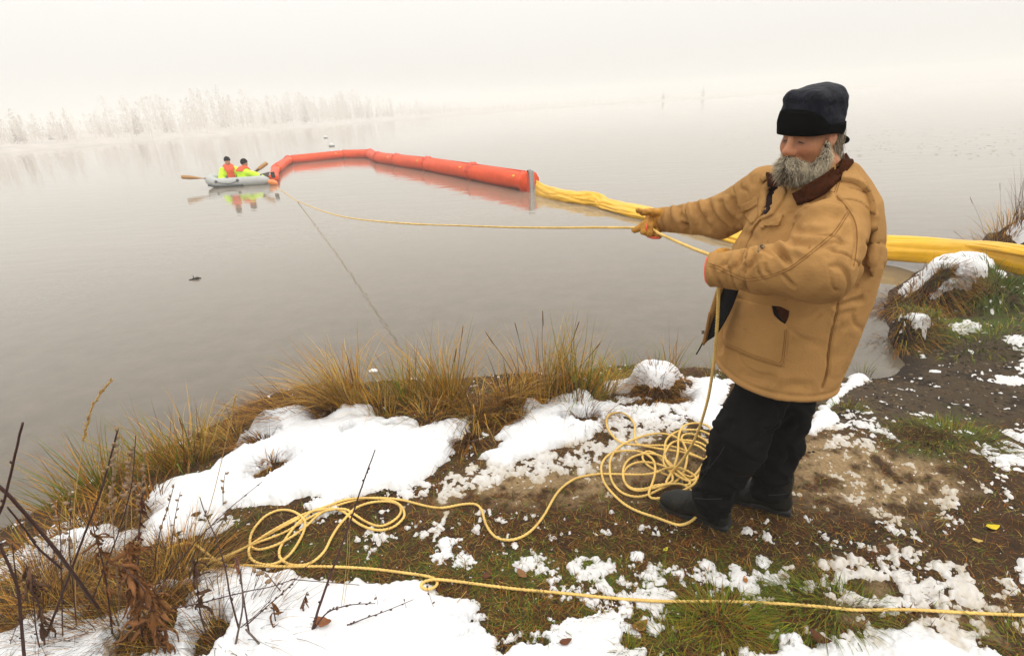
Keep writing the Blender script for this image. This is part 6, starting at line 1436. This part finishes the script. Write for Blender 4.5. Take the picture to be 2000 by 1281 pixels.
def crumpled(c, L, w, d, parent, m=None, name="dead_leaf"):
    c = np.array(c, float); d = np.array(d, float); d /= np.linalg.norm(d); s = np.cross(d, rng.normal(0, 1, 3)); s /= np.linalg.norm(s); u = np.cross(s, d); V = []; cu = rng.uniform(.3, 1.0)
    for t in np.linspace(0, 1, 9):
        ww = w * math.sin(math.pi * (0.06 + .92 * t) ** .8) * (0.8 + .3 * rng.uniform()); cc = c + d * L * t + u * L * .18 * math.sin(t * 4 + cu * 3)
        for k in np.linspace(-1, 1, 5): V.append(cc + s * ww * k * math.cos(cu * k) + u * (abs(k) ** 1.5 * ww * cu * .9 + .003 * math.sin(t * 25 + k * 4)))
    n = len(V); V = np.array(V); F = [(5 * i + k, 5 * i + k + 1, 5 * i + 6 + k, 5 * i + 5 + k) for i in range(8) for k in range(4)]; V2 = V - u * .0007
    return obj(name, np.vstack([V, V2]), F + [tuple(x + n for x in f[::-1]) for f in F], m or leaf_m, parent)
WG = "dead weeds and twigs in the foreground"
def weed(base, label, name="dead_weed", cat="weed"): return empty(name, base, label, cat, WG)
def by(px, py): q = TP([(px, py)])[0]; return q
# tall dark twigs at the left
e = weed(by(150, 1260), "dark red twig crossing the left edge high above the bank", "bare_twig", "twig"); stem_obj(wpath([(-60,1110,1.30),(0,1000,1.30),(22,920,1.30),(44,825,1.30)]), .0060, .0030, bark_m, e, buds=9)
e = weed(by(165, 1150), "thick dark twig slanting down from the left edge", "bare_twig", "twig"); P = wpath([(-20,935,1.35),(15,965,1.36),(60,1015,1.40),(110,1075,1.46),(165,1150,1.60)]); stem_obj(P, .0050, .0070, bark_m, e, buds=10); stem_obj(wpath([(15,990,1.38),(50,1035,1.42),(75,1070,1.45),(120,1110,1.52)]), .0025, .004, bark_m, e, "branch", 6)
e = weed(by(135, 1120), "straight dark stem with pale pods at its tip", "bare_twig", "twig"); P = wpath([(140,1110,1.60),(170,1030,1.60),(200,950,1.60),(230,840,1.60)]); stem_obj(P, .0050, .0028, bark_m, e, buds=6); pods(P, 8, .016, e, t0=.72)
e = weed(by(30, 1260), "knotted dark stem at the left margin", "bare_twig", "twig"); stem_obj(wpath([(40,1200,1.45),(35,1150,1.45),(20,1110,1.45),(0,1065,1.45),(-20,1030,1.45)]), .006, .004, bark_m, e, buds=8); stem_obj(wpath([(38,1170,1.45),(28,1100,1.46),(24,1060,1.47)]), .003, .0015, bark_m, e, "branch", 4)
e = weed(by(85, 1290), "thin dark stem standing in the corner snow", "bare_twig", "twig"); stem_obj(wpath([(88,1300,1.55),(72,1240,1.55),(66,1180,1.55),(62,1120,1.56)]), .0028, .0016, bark_m, e, buds=4); stem_obj(wpath([(10,1300,1.6),(22,1250,1.6),(36,1215,1.6)]), .0025, .0012, greyb_m, e, "branch", 3)
# the pod spikes
for (pts, npod, sz, lab) in [([(245,1040,1.75),(252,960,1.75),(256,900,1.75),(262,868,1.75)], 22, .017, "stout weed spike crowded with pale pods left of the bend"),
                             ([(270,1050,1.8),(275,970,1.8),(282,900,1.8),(285,880,1.8)], 14, .014, "second weed spike of pods just right of the stout one"),
                             ([(222,1040,1.7),(218,980,1.7),(222,920,1.7),(222,870,1.7)], 16, .015, "knobbly weed spike left of the stout one"),
                             ([(120,1130,1.6),(118,1050,1.6),(112,1000,1.6),(104,985,1.6)], 9, .014, "low weed with small tan pods by the left snow strip"),
                             ([(140,1120,1.65),(135,1060,1.65),(138,1010,1.65),(136,965,1.65)], 9, .014, "low weed with tan pods beside the narrow sedge"),
                             ([(300,1110,1.9),(312,1040,1.9),(330,985,1.9),(340,945,1.9)], 9, .015, "leaning weed with big pods over the snow slope"),
                             ([(330,1110,1.95),(335,1060,1.95),(342,1010,1.95),(352,960,1.95)], 8, .013, "thin weed of pods beside the leaning one"),
                             ([(440,1040,2.4),(436,1000,2.4),(436,960,2.4),(440,920,2.4)], 7, .016, "weed with pods at the foot of the snow mound"),
                             ([(545,1150,1.75),(520,1120,1.75),(505,1115,1.75),(495,1120,1.75)], 5, .019, "nodding weed with oval pods over the bright snow")]:
    P = wpath(pts); e = weed(P[0], lab); stem_obj(P, .0026, .0012, bark_m if npod < 12 else pod_m, e); pods(P, npod, sz, e, t0=.25)
# slim stems with pods over the snow in the middle foreground
for (pts, npod, lab) in [([(805,1300,1.62),(803,1240,1.62),(797,1200,1.62),(788,1168,1.62)], 9, "slender seeded stem left of the rope loop's shadow"),
                         ([(886,1290,1.62),(868,1240,1.62),(845,1180,1.62),(832,1140,1.62)], 9, "slender seeded stem reaching the rope's small loop"),
                         ([(870,1270,1.66),(853,1230,1.66),(846,1212,1.66),(838,1202,1.66)], 6, "short seeded stem under the slender one"),
                         ([(720,1300,1.6),(728,1255,1.6),(727,1238,1.6),(722,1222,1.6)], 8, "short dark seeded stem above the bottom edge"),
                         ([(740,1300,1.64),(736,1220,1.64),(737,1175,1.64),(733,1160,1.64)], 7, "upright seeded stem between the branching twigs"),
                         ([(690,1270,1.7),(684,1215,1.7),(686,1200,1.7),(690,1170,1.7)], 4, "pale seeded stem behind the branching twig"),
                         ([(930,1290,1.62),(920,1250,1.62),(917,1228,1.62),(915,1212,1.62)], 2, "lone thin stem with one bud on the right snow")]:
    P = wpath(pts); e = weed(P[0], lab, "seed_stem", "weed"); stem_obj(P, .0015, .0008, pod_m, e); pods(P, npod, .0095, e, mat("brown_pod", (0.13, 0.07, 0.045), rough=.8) if "brown_pod" not in bpy.data.materials else bpy.data.materials["brown_pod"], .2, 1, .003)
# branching red twigs
e = weed(by(560, 1290), "large branching red brown twig in the middle foreground", "bare_twig", "twig")
stem_obj(wpath([(540,1300,1.5),(580,1262,1.52),(605,1240,1.54),(625,1180,1.56),(650,1110,1.6),(680,1030,1.64),(710,940,1.68),(733,878,1.7)]), .0062, .0020, bark_m, e, buds=16)
stem_obj(wpath([(605,1240,1.54),(630,1205,1.55),(650,1190,1.56),(690,1180,1.57),(733,1178,1.58)]), .0035, .0014, bark_m, e, "branch", 14); stem_obj(wpath([(596,1252,1.53),(640,1238,1.54),(700,1212,1.56),(760,1190,1.58),(808,1170,1.6)]), .0034, .0010, bark_m, e, "branch", 16)
e = weed(by(455, 1290), "forked grey twig left of the large red one", "bare_twig", "twig")
stem_obj(wpath([(450,1300,1.5),(466,1230,1.5),(474,1180,1.5),(470,1110,1.52)]), .005, .002, greyb_m, e, buds=4); stem_obj(wpath([(530,1300,1.48),(510,1262,1.49),(480,1228,1.5)]), .0055, .0035, greyb_m, e, "branch"); stem_obj(wpath([(466,1225,1.5),(450,1165,1.5),(440,1110,1.52),(425,1060,1.55),(400,1000,1.6),(390,970,1.62)]), .0036, .0015, bark_m, e, "branch", 10); stem_obj(wpath([(480,1222,1.5),(520,1185,1.52),(560,1150,1.55),(610,1095,1.6)]), .0026, .0010, bark_m, e, "branch", 9)
stem_obj(wpath([(470,1225,1.5),(500,1200,1.52),(530,1170,1.55)]), .002, .001, bark_m, e, "branch", 4)
e = weed(by(300, 1180), "long thin twig lying level across the lower left", "bare_twig", "twig"); stem_obj(wpath([(290,1195,1.6),(370,1182,1.62),(410,1172,1.64),(480,1155,1.68),(530,1145,1.7),(572,1131,1.72)]), .0030, .0010, bark_m, e, buds=14)
e = weed(by(460, 1290), "thin twig rising low beside the forked grey one", "bare_twig", "twig"); stem_obj(wpath([(460,1290,1.5),(490,1255,1.52),(530,1228,1.55),(545,1215,1.57)]), .0022, .0009, bark_m, e, buds=6); 
e = weed(by(350, 1110), "dark twig sloping up over the snow from the leafy weed", "bare_twig", "twig"); stem_obj(wpath([(330,1120,1.85),(380,1060,1.9),(440,1000,1.95),(512,940,2.0)]), .0030, .0012, bark_m, e, buds=8)
e = weed(by(280, 1120), "dark twig with reddish leaves beside the pod spikes", "bare_twig", "twig"); stem_obj(wpath([(200,1120,1.7),(235,1030,1.7),(258,940,1.7),(265,850,1.7)]), .0034, .0014, bark_m, e, buds=5)
# straw stalks
for (pts, lab) in [([(148,1180,1.7),(145,1000,1.75),(160,880,1.8),(178,800,1.82),(216,745,1.84)], "tall pale grass stalk with a feathery head at the left"), ([(265,1230,1.7),(258,1100,1.72),(256,960,1.75),(250,890,1.76)], "long straw stalk crossing the leafy weed"), ([(385,1060,2.3),(410,990,2.3),(435,890,2.3),(460,775,2.3)], "thin pale stalk leaning over the snow slope")]:
    P = wpath(pts); e = weed(P[0], lab, "grass_stalk", "grass stalk"); stem_obj(P, .0022, .0010, straw_m, e)
    mb = MB(); Q = resample(P, .006); Q = Q[int(len(Q) * .72):]
    for p_ in Q[::1]:
        for k in range(2): d = (Q[-1] - Q[0]) / np.linalg.norm(Q[-1] - Q[0]) + rng.normal(0, .25, 3); mb.add(*tube([p_, p_ + d * .010, p_ + d * .018], [.0008, .0022, .0004], 4))
    so = mb.build("feathery_head", straw_m, e); so["kind"] = "stuff"
for i, (pts, lab) in enumerate([([(655,1290,1.6),(660,1230,1.62),(675,1120,1.66),(680,1040,1.7),(683,1010,1.72)], "pair of straw stalks beside the large red twig"), ([(770,1300,1.6),(790,1270,1.6),(870,1200,1.64),(910,1155,1.66)], "bent straw stalk arching right over the snow"), ([(680,1300,1.62),(700,1260,1.62),(740,1205,1.64),(750,1170,1.66)], "short leaning straw stalk near the bottom edge")]):
    P = wpath(pts); e = weed(P[0], lab, "grass_stalk", "grass stalk"); stem_obj(P, .0012, .0008, straw_m, e); stem_obj(P + np.array([.012, .01, 0]) * np.linspace(1, 0.3, len(P))[:, None], .0011, .0006, straw_m, e)
# leafy dead weeds
def leafy(pts, n, L, label, up=False, m=None):
    P = wpath(pts); e = weed(P[0], label); stem_obj(P, .0042, .0018, bark_m, e)
    for k in range(n):
        c = P[rng.randint(int(len(P) * .25), len(P))]; d = rng.normal(0, .5, 3); d[2] = -rng.uniform(.6, 1.5) if not up else rng.uniform(.2, .8); crumpled(c, L * rng.uniform(.5, 1.2), L * rng.uniform(.06, .14), d, e, m)
    return e
leafy([(290,1300,1.55),(270,1200,1.56),(255,1120,1.58),(250,1060,1.6)], 60, .10, "big weed with hanging rust brown leaves at the lower left")
leafy([(330,1300,1.5),(305,1220,1.5),(280,1150,1.52),(235,1100,1.55)], 48, .10, "drooping rust brown weed bent toward the corner snow")
leafy([(420,1290,1.55),(392,1200,1.6),(385,1140,1.64),(380,1090,1.68)], 16, .075, "dark brown weed with shrivelled leaves before the bright snow", m=mat("dark_dead_leaf", (0.075, 0.030, 0.010), rough=.8, var=.4, vscale=20))
leafy([(560,1290,1.55),(540,1220,1.58),(535,1190,1.6),(530,1175,1.62)], 9, .055, "small withered weed left of the large red twig")
leafy([(570,1270,1.6),(575,1220,1.62),(590,1180,1.64),(600,1155,1.66)], 9, .05, "withered weed with curled leaves over the bright snow")
leafy([(270,1090,1.7),(272,1030,1.7),(276,990,1.7),(280,960,1.7)], 16, .04, "weed with small dark red leaves among the pod spikes", m=mat("dark_red_leaf", (0.09, 0.022, 0.008), rough=.8, var=.4, vscale=20))
leafy([(822,1300,1.6),(824,1270,1.6),(824,1252,1.6),(822,1246,1.6)], 5, .025, "tiny curled brown weed head at the bottom edge")
leafy([(470,1130,1.62),(466,1105,1.64),(462,1095,1.66),(460,1085,1.68)], 6, .045, "pinkish curled leaves hanging at the rope's left end", m=mat("pink_dead_leaf", (0.30, 0.12, 0.06), rough=.8, var=.3, vscale=20))
leafy([(90,1290,1.55),(80,1200,1.58),(60,1140,1.6),(50,1100,1.62)], 26, .075, "dark leafy weed at the lower left margin", m=mat("brown_dead_leaf", (0.10, 0.042, 0.014), rough=.8, var=.4, vscale=20))
leafy([(215,1200,1.62),(205,1120,1.64),(190,1060,1.66),(180,1020,1.68)], 22, .06, "rust brown weed between the straight stem and the pod spikes")
e = weed(by(200, 1250), "broad dead leaf blade arching over the corner snow"); crumpled(aty(290, 1222, 1.5), .12, .018, aty(195, 1255, 1.45) - aty(290, 1222, 1.5), e); crumpled(aty(250, 1215, 1.5), .05, .012, aty(288, 1222, 1.5) - aty(250, 1215, 1.5), e)
# bent blades and thin stems of the tangle under the weeds
c = by(300, 1150)
for (px, py, n_, lab) in [(60, 1225, 220, "dark stem tangle over the corner snow"), (240, 1240, 260, "brown stem tangle round the drooping weed's foot"), (130, 1185, 240, "stem tangle between the corner snow and left snow strip"), (300, 1190, 240, "tangle of dry stems under the rust brown weeds"), (90, 1150, 260, "tangle of dry stems by the left snow strip"), (430, 1250, 170, "thin tangle of dry stems in the bright snow"), (190, 1060, 200, "tangle of dry stems under the pod spikes"), (350, 1120, 200, "tangle of dry stems at the rope's hidden end")]:
    tussock("stem_tangle", px, py, n_ * 3, 0.30, 0.21, (0, -.05), brn + [BROWN * .4, BROWN * .5, BROWN * .7, GOLD, OCHRE, STRAW * .8, OLIVE * .6], lab, "weed", droop=.8, splay=1.3, width=.0026, group=WG)

# ================================================================== FOG
def haze():
    m = bpy.data.materials.new("fog_air"); m.use_nodes = True; N = m.node_tree.nodes; L = m.node_tree.links
    N.remove(N["Principled BSDF"]); v = N.new("ShaderNodeVolumePrincipled")
    v.inputs["Color"].default_value = (0.99, 0.985, 0.975, 1); v.inputs["Density"].default_value = FOG; v.inputs["Anisotropy"].default_value = 0.0
    L.new(v.outputs[0], N["Material Output"].inputs["Volume"])
    V, F = box((0, 20, 7.0), (1330, 1330, 17.0)); o = obj("haze", V, F, m, smooth_=False); tag(o, "pale fog lying over the lake and far shore", "fog", kind="stuff")
FOG = 0.0034
haze()
